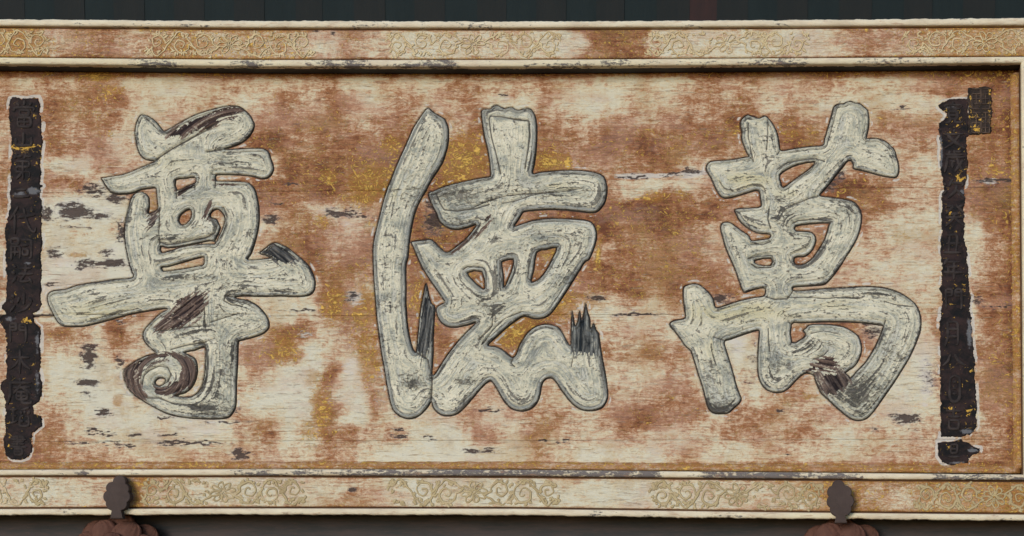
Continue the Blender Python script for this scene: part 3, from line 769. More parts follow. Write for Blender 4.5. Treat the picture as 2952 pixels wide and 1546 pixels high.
RSTRIP = [(2700,308),(2703,300),(2718,292),(2740,288),(2760,285),(2792,286),(2794,340),(2792,392),(2785,396),(2788,430),(2790,460),(2787,500),(2785,530),(2780,545),(2783,570),(2780,600),(2782,640),(2780,680),(2787,720),(2790,760),(2794,800),(2797,830),(2800,860),(2795,890),(2800,920),(2803,950),(2805,980),(2807,1010),(2812,1050),(2812,1090),(2814,1130),(2816,1180),(2818,1230),(2810,1245),(2790,1255),(2770,1262),(2740,1258),(2712,1262),(2711,1220),(2710,1170),(2711,1120),(2709,1070),(2710,1020),(2709,970),(2706,930),(2712,915),(2714,880),(2710,830),(2715,790),(2710,740),(2711,700),(2714,660),(2712,620),(2714,570),(2722,545),(2717,520),(2712,490),(2708,450),(2710,420),(2705,380),(2706,355),(2722,345),(2728,330),(2715,320)]
RTAIL = [(2704,1275),(2720,1270),(2742,1272),(2766,1268),(2794,1276),(2804,1287),(2826,1292),(2824,1308),(2804,1314),(2794,1324),(2790,1336),(2746,1343),(2716,1334),(2704,1316)]
SEAL = [(2788,252),(2825,250),(2856,253),(2862,270),(2858,290),(2862,320),(2858,350),(2857,388),(2830,392),(2788,390)]

# ------------------------------------------------------------------ the panel: four boards
RED = [
 "4354543223443345324235444543223245453454333565 7",
 "5565663344324646535534522532243345653422323354 7",
 "4454543434445656455654566654544566765654365544 7",
 "4465633333477556667766766665777667556754334536 6",
 "5521554333333767678767766755556644555554634246 6",
 "5566255544567677677777666666522335556678764446 7",
 "5420014555556643455567766677788777655556664435 7",
 "4412235444442565355877667876877764555553632332 6",
 "4412201444434675566777666665465664556643342333 5",
 "4400001233333566656666666666766666444444323233 5",
 "4401112333333326436744666666675756653334433335 6",
 "4423456533452226756654566752243444444457433343 6",
 "4465374233335763556664467643344331144567511354 6",
 "4444353333356613455466556655546533124456540236 6",
 "4412123333353006144354444444333543335444211354 7",
 "3422013333520005154344443433534553324533211244 6",
 "3443101100143016153334534553467562555454231333 5",
 "4554321321246136645221543643353334554542343445 5",
 "6655543344444345431111123531121442234333444444 6"]
RED = [r.replace(' ', '') for r in RED]
REDM = np.array([[int(c) for c in (r + r[-1] * 48)[:48]] for r in RED], float)

def bil(M, fx, fy):
    ny, nx = M.shape
    fx, fy = np.clip(fx, 0, nx - 1.001), np.clip(fy, 0, ny - 1.001)
    xi, yi = fx.astype(int), fy.astype(int)
    u, v = fx - xi, fy - yi
    u, v = u * u * (3 - 2 * u), v * v * (3 - 2 * v)
    return (M[yi, xi] * (1 - u) + M[yi, xi + 1] * u) * (1 - v) + (M[yi + 1, xi] * (1 - u) + M[yi + 1, xi + 1] * u) * v

GOLD = [(1135,423,40,40,.6),(1340,465,80,90,.7),(1100,520,90,60,.6),(1050,545,60,60,.6),(1590,468,60,32,.8),(1640,470,14,26,1.0),(1285,645,50,20,.6),(1727,735,9,40,1.0),(1378,430,12,20,1.0),
        (290,222,50,18,.8),(330,260,40,25,.55),(948,515,34,22,.6),(932,640,26,26,.6),(320,390,20,14,.5),(1050,890,50,80,.6),(1060,1030,45,90,.6),(1480,950,80,55,.7),(1600,880,70,50,.7),(1205,860,40,70,.55),
        (962,890,36,70,.65),(820,1010,60,50,.55),(925,1180,36,90,.6),(895,1240,30,60,.5),(900,1090,40,50,.5),(2110,385,30,20,.45),(2290,385,40,20,.45),(2870,490,26,26,.55),(1880,570,60,30,.45),(1960,560,40,30,.4),
        (1310,540,60,30,.5),(1700,870,60,40,.5),(1260,730,40,40,.45),(1590,730,30,50,.5),(230,570,70,10,.4),(225,735,45,10,.6),(340,1150,16,22,.6),(2340,1145,40,10,.5),(2600,680,50,20,.35),(2760,500,20,16,.5)]
WHITE = [(190,600,90,45,.55),(300,610,70,40,.5),(200,760,110,40,.5),(320,720,40,60,.5),(150,880,60,30,.45),(350,920,30,20,.3),(420,1110,110,60,.45),(250,1080,90,70,.42),(600,1245,140,22,.5),(820,1110,80,70,.45),(730,900,60,30,.3),
         (1020,860,40,40,.6),(1010,1060,40,90,.5),(1860,505,110,10,.8),(1985,506,60,16,.75),(1800,905,110,26,.5),(2125,985,50,80,.55),(2670,1080,36,150,.6),(2650,960,40,50,.5),(945,610,60,26,.5),(1000,640,50,30,.45),(2560,1180,60,60,.4),
         (1100,1150,40,60,.45),(880,1110,40,60,.4),(2850,470,40,40,.4),(2860,520,50,14,.6),(1440,280,50,16,.5),(2240,760,60,14,.3),(2070,830,60,24,.4),(940,760,60,30,.35),(880,960,60,26,.5),(1850,1090,60,40,.3),(700,1170,40,30,.4),(480,1200,80,30,.4)]
DARK = [(268,549,34,12,.7),(216,609,40,16,.9),(294,624,28,9,.7),(136,603,14,10,.8),(134,626,16,10,.8),(344,666,9,24,.75),(336,576,26,10,.75),(155,733,18,15,.65),(310,729,18,9,.55),(260,758,18,9,.8),(233,765,11,11,.75),(319,758,40,7,.85),(785,633,17,11,.75),(965,616,24,9,.85),(800,583,14,4,.6),(843,534,20,3,.7),(225,655,60,3,.45),
        (256,1030,17,26,.85),(252,1105,26,8,.85),(298,1188,17,9,.7),(252,1136,20,14,.4),(348,1047,7,20,.6),(386,1255,18,4,.9),(294,1253,36,3,.8),(483,1253,28,3,.8),(273,1278,66,3,.85),(545,1277,78,4,.9),(370,1286,20,4,.9),(265,1242,18,3,.8),(692,1310,18,10,.95),(655,1220,44,5,.7),(680,1180,14,8,.5),(462,1201,30,3,.8),(870,895,28,5,.75),(350,930,8,3,.8),
        (1051,624,20,4,.9),(1005,613,22,11,.6),(1441,274,9,4,.8),(1823,511,40,4,.8),(1940,503,28,3,.7),(1989,494,24,7,.75),(2358,301,20,4,.6),(2602,312,24,3,.7),(2870,524,52,6,.7),(2415,292,5,4,.8),(1722,859,18,8,.85),(1823,907,58,4,.8),(1408,1184,32,3,.95),(1152,1257,30,4,.85),(1357,1300,22,4,.85),(1412,1297,22,3,.85),(1626,1272,12,3,.8),(1584,1272,30,2.5,.7),(1015,857,16,9,.65),(1150,1237,10,4,.8),(1235,1262,12,5,.6),
        (2081,861,26,10,.7),(2610,1207,30,11,.85),(2249,1182,17,4,.75),(2509,955,20,22,.6),(2813,869,14,8,.7),(2878,882,28,4,.95),(2278,1314,10,2,.7),(2525,1236,8,8,.5),(2640,1240,5,3,.6),(2420,500,14,18,.6),(2390,535,16,16,.6),(1250,640,26,30,.65),(1242,600,14,20,.55),(150,822,30,3,.6),(2160,1105,24,30,.3),(2180,1030,20,50,.35),(2680,1080,30,40,.4)]  # two of these blobs paint shade into the right character's diagonal gap

SEAMS = [548, 909, 1270]
def edge_tab(x, tab):
    return np.interp(x, [0, 740, 1480, 2212, 2952], tab)

X_L, X_R = P(-96, 773)[0], P(2942, 773)[0]
Z_T, Z_B = P(1476, 200)[1] , P(1476, 1362)[1]
xs_all = np.arange(X_L - 0.01, X_R + 0.012, G)
zs_all = np.arange(Z_B - 0.004, Z_T + 0.012, G)
XX, ZZ = np.meshgrid(xs_all, zs_all)
DO = np.full(XX.shape, -0.03)
for k, c in CHARS.items():
    lo, hi = c['op'].min(0) - 0.04, c['op'].max(0) + 0.04
    i0, i1 = np.searchsorted(xs_all, [lo[0], hi[0]])
    j0, j1 = np.searchsorted(zs_all, [lo[1], hi[1]])
    DO[j0:j1, i0:i1] = np.maximum(DO[j0:j1, i0:i1], sdf(xs_all[i0:i1], zs_all[j0:j1], c['op'], c['hp'], 0.03))
DS = np.full(XX.shape, -0.03)
for pts in (LSTRIP, RSTRIP, RTAIL):
    pp = np.array([P(a, b) for a, b in pts])
    lo, hi = pp.min(0) - 0.035, pp.max(0) + 0.035
    i0, i1 = np.searchsorted(xs_all, [lo[0], hi[0]])
    j0, j1 = np.searchsorted(zs_all, [lo[1], hi[1]])
    DS[j0:j1, i0:i1] = np.maximum(DS[j0:j1, i0:i1], sdf(xs_all[i0:i1], zs_all[j0:j1], pp, (), 0.03))

PXg, PYg = PROJ(XX, 0.0, ZZ)
wx = (fbm(XX * 9, ZZ * 12, 3) - 0.5) * 90
wz = (fbm(XX * 9, ZZ * 14, 13) - 0.5) * 60
red = bil(REDM, (PXg + wx) / 61.5 - 0.5, (PYg + wz - 213) / 59.6 - 0.5) / 10.0
red = 0.405 + (red - 0.40) * 1.12
edge_band = np.maximum.reduce([sstep(232, 214, PYg + wz * 0.12), sstep(1326, 1342, PYg + wz * 0.10), sstep(2885, 2925, PXg + wx * 0.3)])
red = red + edge_band * 0.30
gold = blobs(PXg + wx * 0.3, PYg + wz * 0.3, GOLD)
gold = np.maximum(gold, edge_band * np.where(PYg > 1300, 0.42, 0.26))
white = blobs(PXg + wx * 0.3, PYg + wz * 0.3, WHITE)
halo = np.exp(-((DS + 0.003) / (0.002 + 0.008 * fbm(XX * 18, ZZ * 18, 241))) ** 2) * (DS < 0.004)
white = np.maximum(white, halo * (0.15 + 0.8 * sstep(0.40, 0.62, fbm(XX * 16, ZZ * 20, 251))))
white = np.maximum(white, np.exp(-((DO + 0.0085) / 0.005) ** 2) * 0.75 * sstep(0.45, 0.75, fbm(XX * 34, ZZ * 60, 261)))
dkx = (fbm(XX * 60, ZZ * 140, 201) - 0.5) * 46 + (fbm(XX * 160, ZZ * 300, 211, 2) - 0.5) * 16
dkz = (fbm(XX * 45, ZZ * 190, 221) - 0.5) * 26
DARK = [(a, b, c_ * 1.25, d * (1.4 if d > 6 else 1.1), e) for a, b, c_, d, e in DARK]
dark = blobs(PXg + dkx, PYg + dkz, DARK) * (0.55 + 0.9 * fbm(XX * 50, ZZ * 260, 231))
H = np.where(DO > -0.0035, -0.0062 * sstep(-0.0036, 0.0, DO), 0.0)
H = np.where(DO > 0.0, -0.0072, H)
H = H + (fbm(XX * 5, ZZ * 40, 50) - 0.5) * 0.0022 * (DO < -0.006) + (fbm(XX * 30, ZZ * 120, 58) - 0.5) * 0.0010
dark = np.maximum(dark, 1.3 * (np.abs(PYg - 909 + (fbm(XX * 25, ZZ * 0, 261) - 0.5) * 5) < 2.4) * sstep(375, 330, PXg))
dark = np.maximum(dark, sstep(-0.0032, -0.0006, DO) * (0.4 + 0.7 * fbm(XX * 20, ZZ * 20, 331)))  # darker tone along the panel's groove round the characters
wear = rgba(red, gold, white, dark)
seam_z = [np.array([P(x, s)[1] for x in (0, 1476, 2952)]).mean() for s in SEAMS]
cuts = [zs_all[-1] + 0.01] + seam_z + [zs_all[0] - 0.01]
for i in range(4):
    gap = 0.0003 if i in (1, 2) else 0.0002
    top, bot = cuts[i] - (gap if i else 0), cuts[i + 1] + (gap if i < 3 else 0)
    zs = np.concatenate([[bot], zs_all[(zs_all > bot + 0.0004) & (zs_all < top - 0.0004)], [top]])
    zs = np.clip(zs, zs_all[0], zs_all[-1])
    zs = np.unique(zs)
    j = np.clip(np.searchsorted(zs_all, zs - 1e-9), 0, len(zs_all) - 1)
    Hh = H[j].copy()
    for k, side in ((0, i < 3), (-1, i > 0)):                 # worn arrises along the joints
        if side:
            Hh[k] -= 0.0002 + 0.0014 * fbm(xs_all * 30, xs_all * 0 + i, 91)
            if abs(cuts[i if k else i + 1] - seam_z[1]) < 1e-6:          # the middle joint has opened at its end
                Hh[k] -= 0.007 * (xs_all < P(360, 909)[0])
                if k == 0:
                    Hh[1] -= 0.006 * (xs_all < P(340, 909)[0])
    skirt = np.full((1, len(xs_all)), -0.02)
    zs2, H2, j2 = zs, Hh, j
    if i < 3:
        zs2, H2, j2 = np.concatenate([[zs2[0] - 0.0002], zs2]), np.concatenate([skirt, H2]), np.concatenate([[j2[0]], j2])
    if i > 0:
        zs2, H2, j2 = np.concatenate([zs2, [zs2[-1] + 0.0002]]), np.concatenate([H2, skirt]), np.concatenate([j2, [j2[-1]]])
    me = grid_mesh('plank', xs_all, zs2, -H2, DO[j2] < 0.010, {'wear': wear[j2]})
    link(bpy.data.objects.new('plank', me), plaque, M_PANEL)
me = box_mesh('backing_board', X_L - 0.01, X_R + 0.01, 0.022, 0.045, Z_B - 0.02, Z_T + 0.02)
link(bpy.data.objects.new('backing_board', me), plaque, M_BACK)

# ------------------------------------------------------------------ ribbons: brush strokes and scrollwork as raised tapered relief
def ribbon(verts, faces, att, pts, wid, hgt, y0, ed=1.0, seg=5):
    """raised half-round stroke along pts (x, z); wid per point, sits on y0"""
    pts = np.asarray(pts, float)
    n = len(pts)
    t = np.gradient(pts, axis=0)
    t /= np.linalg.norm(t, axis=1)[:, None] + 1e-9
    nor = np.stack([-t[:, 1], t[:, 0]], 1)
    base = len(verts)
    sec = [(-1.0, -0.35), (-0.8, 0.55), (-0.35, 0.95), (0.35, 0.95), (0.8, 0.55), (1.0, -0.35)]
    for i in range(n):
        for s, q in sec:
            p = pts[i] + nor[i] * s * wid[i]
            hh = hgt * min(1.0, wid[i] / 0.0015)
            verts.append((p[0], y0 - q * hh, p[1]))
            att.append((ed if abs(s) > 0.6 else 0.0))
    m = len(sec)
    for i in range(n - 1):
        for k in range(m - 1):
            a = base + i * m + k
            faces.append((a, a + m, a + m + 1, a + 1))

def resample(pts, n):
    pts = np.asarray(pts, float)
    if len(pts) > 2:
        q = np.vstack([2 * pts[0] - pts[1], pts, 2 * pts[-1] - pts[-2]])
        out = []
        for i in range(1, len(q) - 2):
            for k in range(4):
                t = k / 4
                out.append(0.5 * (2 * q[i] + (q[i + 1] - q[i - 1]) * t + (2 * q[i - 1] - 5 * q[i] + 4 * q[i + 1] - q[i + 2]) * t * t + (3 * q[i] - q[i - 1] - 3 * q[i + 1] + q[i + 2]) * t ** 3))
        out.append(pts[-1])
        pts = np.array(out)
    d = np.concatenate([[0], np.cumsum(np.linalg.norm(np.diff(pts, axis=0), axis=1))])
    t = np.linspace(0, d[-1], n)
    return np.stack([np.interp(t, d, pts[:, 0]), np.interp(t, d, pts[:, 1])], 1)

# ------------------------------------------------------------------ inscription strips
GL = {
 'dang': [[(5,0),(5,2)],[(2,.8),(3,2)],[(8,.8),(7,2)],[(1,4),(1,2.6),(9,2.6),(8.6,4)],[(3.2,3.6),(6.8,3.6),(6.8,5.4),(3.2,5.4),(3.2,3.6)],[(2.5,6.4),(7.5,6.4),(7.5,9.6),(2.5,9.6),(2.5,6.4)],[(5,6.4),(5,9.6)],[(2.5,8),(7.5,8)]],
 'shan': [[(5,.5),(5,8.5)],[(1.5,4),(1.5,8.5),(8.5,8.5)],[(8.5,3.5),(8.5,9)]],
 'di': [[(2.5,0),(1,2)],[(2,1),(4.5,1)],[(6.5,0),(5.5,2)],[(6,1),(9,1)],[(2,3),(8,3),(8,5),(2,5),(1.8,7),(8.2,7),(8,9),(7,9)],[(5,3),(5,10)],[(5,7),(2,10)]],
 'er': [[(2.5,3),(7.5,3)],[(1,8),(9,8)]],
 'dai': [[(3.5,0),(.5,5)],[(2.4,3),(2.4,10)],[(3.5,4),(9.5,3)],[(5.5,.5),(6.5,5),(8,8.5),(9.5,9.5),(9.8,7.5)],[(8,.8),(9,2)]],
 'si': [[(.5,.5),(3.5,.5),(3.5,3),(.5,3),(.5,.5)],[(.3,4),(4.3,4),(4.3,9.5)],[(.5,4),(.5,10)],[(2.2,4),(2.2,8.5)],[(.5,6.5),(4.3,6.5)],[(5,1),(9.3,1),(9.3,9),(8,9.5)],[(5.3,3.5),(8,3.5)],[(5.5,5.3),(7.8,5.3),(7.8,7.8),(5.5,7.8),(5.5,5.3)]],
 'fa': [[(1,1),(2.2,2)],[(.5,4),(1.8,5)],[(.5,9.5),(2.5,6)],[(4,2.5),(9,2.5)],[(6.5,0),(6.5,5)],[(3.2,5),(9.8,5)],[(6,5.2),(4,9),(8.5,8.5)],[(7.8,7),(9.3,9.6)]],
 'sha': [[(1,1),(2.2,2)],[(.5,4),(1.8,5)],[(.5,9.5),(2.5,6)],[(6,0),(6,6)],[(4.3,2),(3.3,5)],[(7.8,2),(9.3,4.5)],[(9,5),(6.5,8.5),(3.5,10)]],
 'men': [[(1,.5),(1,10)],[(1,.5),(4,.5),(4,3.8),(1,3.8)],[(1,2.1),(4,2.1)],[(6,.5),(9,.5),(9,10),(8,9.6)],[(6,.5),(6,3.8),(9,3.8)],[(6,2.1),(9,2.1)]],
 'mu': [[(1,3.2),(9,3.2)],[(5,0),(5,10)],[(5,3.4),(3,6.5),(.8,8)],[(5,3.4),(7,6.5),(9.4,8)]],
 'an': [[(5,0),(5.3,1.2)],[(1,1.6),(9.5,1.6)],[(1.6,1.6),(1.4,6),(.2,10)],[(2.5,3.4),(9.3,3.4)],[(5.8,2.2),(2.6,5.8)],[(6,3.4),(9.5,5.8)],[(3.8,5.3),(8,5.3),(8,8),(3.8,8),(3.8,5.3)],[(3.8,6.6),(8,6.6)],[(5.9,4.8),(5.9,9.4),(9.6,9.6),(9.6,8.4)]],
 'tao': [[(.5,1),(3.5,1)],[(.6,4),(3.3,4)],[(.2,8),(3.8,7)],[(2,1),(2,7.6)],[(9,0),(5,1.4)],[(5.2,2),(5.8,3.4)],[(7,1.6),(7.3,3)],[(9.2,1.8),(8.4,3.4)],[(6.5,4),(4.8,5),(4.8,9.6),(9,9.6),(9,4.4),(7.4,4.4)],[(4.8,7),(6.4,7)],[(7.4,7),(9,7)]],
 'shu': [[(2,.8),(8,.8),(8,3.4)],[(.5,2.1),(9.6,2.1)],[(2,3.4),(8,3.4)],[(5,0),(5,5.8)],[(1.4,4.6),(8.6,4.6)],[(.3,5.9),(9.8,5.9)],[(3,7),(7.2,7),(7.2,10),(3,10),(3,7)],[(3,8.5),(7.2,8.5)]],
 'kan': [[(5,0),(5,1)],[(1,2.6),(1.2,1.3),(9,1.3),(8.6,2.6)],[(2,3.2),(8,3.2)],[(3.6,2.4),(3.6,4)],[(6.4,2.4),(6.4,4)],[(3,4.6),(7,4.6),(7,8),(3,8),(3,4.6)],[(3,6.3),(7,6.3)],[(4.2,8),(3,9.6),(1,10)],[(5.8,8),(6,9.6),(9.4,9.6),(9.4,8.6)]],
 'wen': [[(5,0),(5,1.6)],[(.8,2.4),(9.2,2.4)],[(7.4,2.6),(5,7),(.8,10)],[(2.4,2.8),(5,6.4),(9.5,9.8)]],
 'sui': [[(5,0),(5,2)],[(5,1),(8,1)],[(2.6,.6),(2.6,2)],[(1,2.2),(9,2.2)],[(1.6,3.4),(9.4,3.4)],[(1.8,3.4),(1.6,7),(.4,10)],[(5.8,2.6),(7,7),(9.6,9.8)],[(8.8,4.4),(5,9.6)],[(3,5),(5.2,5)],[(4,5),(4,8)]],
 'ci': [[(1,2),(2.2,3)],[(.6,8),(2.6,5.6)],[(5,0),(3.4,3.4)],[(4.4,2),(9,2),(8.2,3.8)],[(6.3,3),(5.8,6),(2.8,10)],[(6.2,5.4),(9.6,10)]],
 'gui': [[(1.4,1),(4.4,1),(1,4.4)],[(8.4,.6),(6,2)],[(5.4,.2),(9.4,4)],[(3,4.4),(7,4.4)],[(1,6),(9,6)],[(5,4.4),(5,6)],[(5,6),(1,10)],[(5,6),(9.4,10)]],
 'chou': [[(2,1),(7.6,1),(6.8,9)],[(3.6,1),(3,9)],[(1.6,4.8),(8.6,4.8)],[(.6,9),(9.6,9)]],
 'nian': [[(3,0),(1,3)],[(2.4,1.6),(8.4,1.6)],[(3,4),(8,4)],[(3,4),(3,6.8)],[(.6,6.8),(9.6,6.8)],[(5.6,1.6),(5.6,10)]],
 'yue': [[(2.6,.5),(2.6,6.5),(1.2,10)],[(2.6,.5),(7.6,.5),(7.6,9.6),(6.4,9.2)],[(2.6,3.4),(7.6,3.4)],[(2.6,6.2),(7.6,6.2)]],
 'ba': [[(4,1),(3,6),(.6,9.6)],[(5.6,.8),(7,6),(9.6,9.4)]],
 'ri': [[(5,.4),(7.6,1.6),(8,5),(7.4,8.6),(5,9.8),(2.6,8.6),(2,5),(2.6,1.6),(5,.4)],[(4,3),(6,3)],[(4,5),(6,5)],[(4,7),(6,7)]],
 'ji': [[(1,2),(9,2)],[(5,0),(5,4.4)],[(2,4.4),(8,4.4)],[(2.6,6),(7.4,6),(7.4,9.6),(2.6,9.6),(2.6,6)]],
 'tan': [[(3,.6),(7,.6),(7,6),(3,6),(3,.6)],[(3,3.3),(7,3.3)],[(1,8.6),(9,8.6)]]}

def glyph(parent, key, cx, cy, w, h, y0, mat, wid=0.0042):
    V, F, A = [], [], []
    for st in GL[key]:
        pts = [P(cx + (a - 5) / 10 * w + random.uniform(-1, 1), cy + (b - 5) / 10 * h + random.uniform(-1, 1)) for a, b in st]
        L = sum(math.dist(pts[i], pts[i + 1]) for i in range(len(pts) - 1))
        n = max(6, int(L / 0.004))
        if len(pts) > 2 and key != 'ri':                     # keep the corners of boxes crisp but not razor sharp
            q = []
            for i, p in enumerate(pts):
                if 0 < i < len(pts) - 1:
                    a, b = np.array(pts[i - 1]), np.array(pts[i + 1])
                    p = np.array(p)
                    q += [p + (a - p) * 0.18, p + (b - p) * 0.18]
                else:
                    q.append(np.array(p))
            pts = q
        pp = resample(pts, n)
        t = np.linspace(0, 1, n)
        ww = wid * (0.75 + 0.45 * np.sin(np.pi * np.clip(t * 1.1, 0, 1)) + 0.25 * (t < 0.15)) * random.uniform(0.85, 1.15)
        ww[-1] *= 0.4
        ww[0] *= 0.6
        ribbon(V, F, A, pp, ww, 0.0030, y0 - random.uniform(0.0, 0.0008))
    me = np_mesh('small_glyph', V, F)
    link(bpy.data.objects.new('small_glyph', me), parent, mat)

def relief_plate(name, pts, top, mat, gold=(), grey=(), seed=0, label=None, parent=None, smooth=1):
    pp = poly_px(pts, smooth) if smooth > 1 else np.array([P(a, b) for a, b in pts])
    g = 0.0016
    lo, hi = pp.min(0) - 0.006, pp.max(0) + 0.006
    xs, zs = np.arange(lo[0], hi[0], g), np.arange(lo[1], hi[1], g)
    X, Z = np.meshgrid(xs, zs)
    D = sdf(xs, zs, pp, (), 0.02)
    Dn = D + (fbm(X * 40, Z * 60, seed + 3) - 0.5) * 0.010 + (fbm(X * 160, Z * 260, seed + 8, 2) - 0.5) * 0.005
    h = -0.003 + (top + 0.003) * sstep(-0.001, 0.003, Dn) + (fbm(X * 45, Z * 45, seed) - 0.5) * 0.0016 + 0.0012 * np.exp(-((Dn - 0.004) / 0.0016) ** 2)
    PX, PY = PROJ(X, 0.0, Z)
    wearA = rgba(sstep(0, 0.006, Dn), blobs(PX, PY, gold), blobs(PX, PY, grey), X * 0)
    me = grid_mesh(name, xs, zs, -h, Dn > -0.0012, {'wear': wearA})
    o = bpy.data.objects.new(name, me)
    link(o, parent or plaque, mat, label)
    return o

YS = -0.0022
ls = relief_plate('inscription_strip', LSTRIP, 0.0022, M_STRIP, [(66,428,36,12,1.0),(105,337,8,8,.9),(88,366,6,6,.8),(75,926,14,8,1.0),(32,1288,10,6,.9),(110,460,8,10,.5)],
                  [(100,550,30,14,.9),(60,560,30,12,.7),(108,985,10,70,.7),(108,1110,12,60,.7),(80,760,14,6,.8),(100,1295,8,24,.8),(30,920,20,10,.7),(60,690,60,60,.2)], 61, 'upright black signature strip with small worn characters and a gold smear')
for k, cx, cy, w, h in [('dang',72,330,72,78),('shan',70,404,66,46),('di',68,482,62,74),('er',64,556,58,40),('dai',66,636,80,80),('si',64,718,66,64),('fa',66,790,66,60),('sha',64,874,72,56),('men',54,960,56,56),('mu',60,1044,66,70),('an',58,1130,74,76),('tao',60,1204,64,56),('shu',54,1284,52,56)]:
    glyph(ls, k, cx, cy, w, h, YS, M_GLYPH)
rs = relief_plate('inscription_strip', RSTRIP, 0.0022, M_STRIP, [(2752,345,18,20,.6),(2735,385,14,8,.6),(2756,515,16,14,.9),(2776,490,8,6,.8),(2738,610,6,14,.9),(2742,640,6,10,.8),(2740,1180,10,6,.8),(2795,1185,12,12,.7),(2778,830,6,14,.6),(2740,880,6,8,.7),(2792,1210,8,20,.5)],
                  [(2712,440,8,80,.8),(2735,310,30,14,.6),(2775,555,20,14,.7),(2795,960,12,60,.8),(2712,650,6,80,.6),(2790,1245,30,10,.9),(2750,420,30,40,.3)], 83, 'upright black date strip with small worn characters below a dark seal')
for k, cx, cy, w, h in [('kan',2748,326,60,62),('wen',2750,402,68,54),('sui',2752,466,66,66),('ci',2748,546,74,56),('gui',2752,622,64,66),('chou',2746,704,56,62),('nian',2746,776,62,58),('men',2750,862,56,60),('yue',2746,962,58,74),('ba',2748,1038,72,38),('ri',2752,1120,50,82),('ji',2750,1206,56,66)]:
    glyph(rs, k, cx, cy, w, h, YS, M_GLYPH)
rt = relief_plate('inscription_strip', RTAIL, 0.0022, M_STRIP, [], [(2805,1298,18,8,1.0),(2760,1335,30,5,.8)], 97)
glyph(rt, 'tan', 2750, 1302, 46, 44, YS, M_GLYPH, 0.0036)
se = relief_plate('seal', SEAL, 0.0034, M_SEAL, [(2805,338,12,6,1.0),(2828,345,6,12,.9),(2812,372,16,10,.9),(2852,310,4,60,.7),(2798,300,3,50,.6)], [], 71, 'small dark rectangular seal with square carved marks')
def seal_marks():
    for (x0, x1, y0, y1) in ((2802, 2826, 258, 316), (2830, 2852, 258, 316), (2802, 2826, 326, 384), (2830, 2852, 326, 384)):
        V, F, A = [], [], []
        seg = []
        n = 5
        for i in range(n):
            yy = y0 + (y1 - y0) * i / (n - 1)
            a, b = (x0, x1) if random.random() < 0.6 else (x0 + random.uniform(2, 8), x1 - random.uniform(0, 6))
            seg.append([(a, yy), (b, yy)])
        for xx in (x0, (x0 + x1) / 2, x1):
            k0 = random.choice([0, 1, 2])
            k1 = random.choice([3, 4])
            seg.append([(xx, y0 + (y1 - y0) * k0 / 4), (xx, y0 + (y1 - y0) * k1 / 4)])
        for s in seg:
            pp = resample([P(*q) for q in s], 8)
            ribbon(V, F, A, pp, np.full(8, 0.0016), 0.0024, -0.0034 - random.uniform(0.0, 0.0006))
        link(bpy.data.objects.new('seal_mark', np_mesh('seal_mark', V, F)), se, M_SEALCUT)
seal_marks()

# ================================================================== frame
YF, YBODY = -0.060, -0.051
XE = [0, 740, 1480, 2212, 2952]
TOPT = dict(o=[57.5, 62, 64, 60, 53], a=[77.5, 83, 84, 80, 76], b=[167, 174, 174, 169.5, 165], i=[188, 195, 196, 190, 185])
BOTT = dict(o=[1487, 1485, 1487, 1496, 1503], a=[1467, 1465, 1466, 1476, 1483], b=[1372, 1372, 1374, 1381, 1386], i=[1354, 1352, 1354, 1361, 1368])
PXS = np.linspace(-250, 3100, 260)
def ez(px, tab, y):
    p = np.interp(px, XE, tab)
    p = p + np.where(px < 0, (tab[1] - tab[0]) / 740 * px, 0) + np.where(px > 2952, (tab[4] - tab[3]) / 740 * (px - 2952), 0)
    return np.array([P(a, b, y) for a, b in zip(px, p)])

def red_prof(px, st):
    return np.interp(px, [s[0] for s in st], [s[1] for s in st])

TOP_RED = [(0,.42),(90,.40),(140,.34),(220,.50),(300,.52),(380,.40),(440,.40),(600,.36),(880,.34),(930,.26),(1000,.46),(1080,.40),(1140,.34),(1200,.24),(1600,.20),(1650,.20),(1700,.52),(1780,.60),(1850,.50),(1900,.22),(2300,.18),(2400,.26),(2460,.40),(2600,.40),(2680,.36),(2952,.36)]
TOP_GOLD = [(0,.55),(120,.5),(160,.1),(420,.1),(500,.42),(860,.38),(920,.1),(1130,.1),(1180,.32),(1600,.22),(1660,.1),(1880,.1),(1960,.22),(2250,.22),(2350,.05),(2600,.1),(2660,.44),(2952,.48)]
BOT_RED = [(0,.22),(130,.16),(220,.28),(290,.36),(350,.36),(400,.46),(470,.24),(860,.18),(920,.28),(1000,.42),(1100,.34),(1180,.14),(1600,.12),(1660,.24),(1740,.16),(1860,.12),(1900,.14),(2300,.26),(2380,.40),(2470,.44),(2560,.38),(2640,.34),(2952,.46)]
BOT_GOLD = [(0,.15),(350,.1),(400,.5),(450,.3),(860,.12),(1100,.05),(1860,.1),(2200,.2),(2350,.45),(2450,.45),(2600,.3),(2700,.46),(2952,.5)]

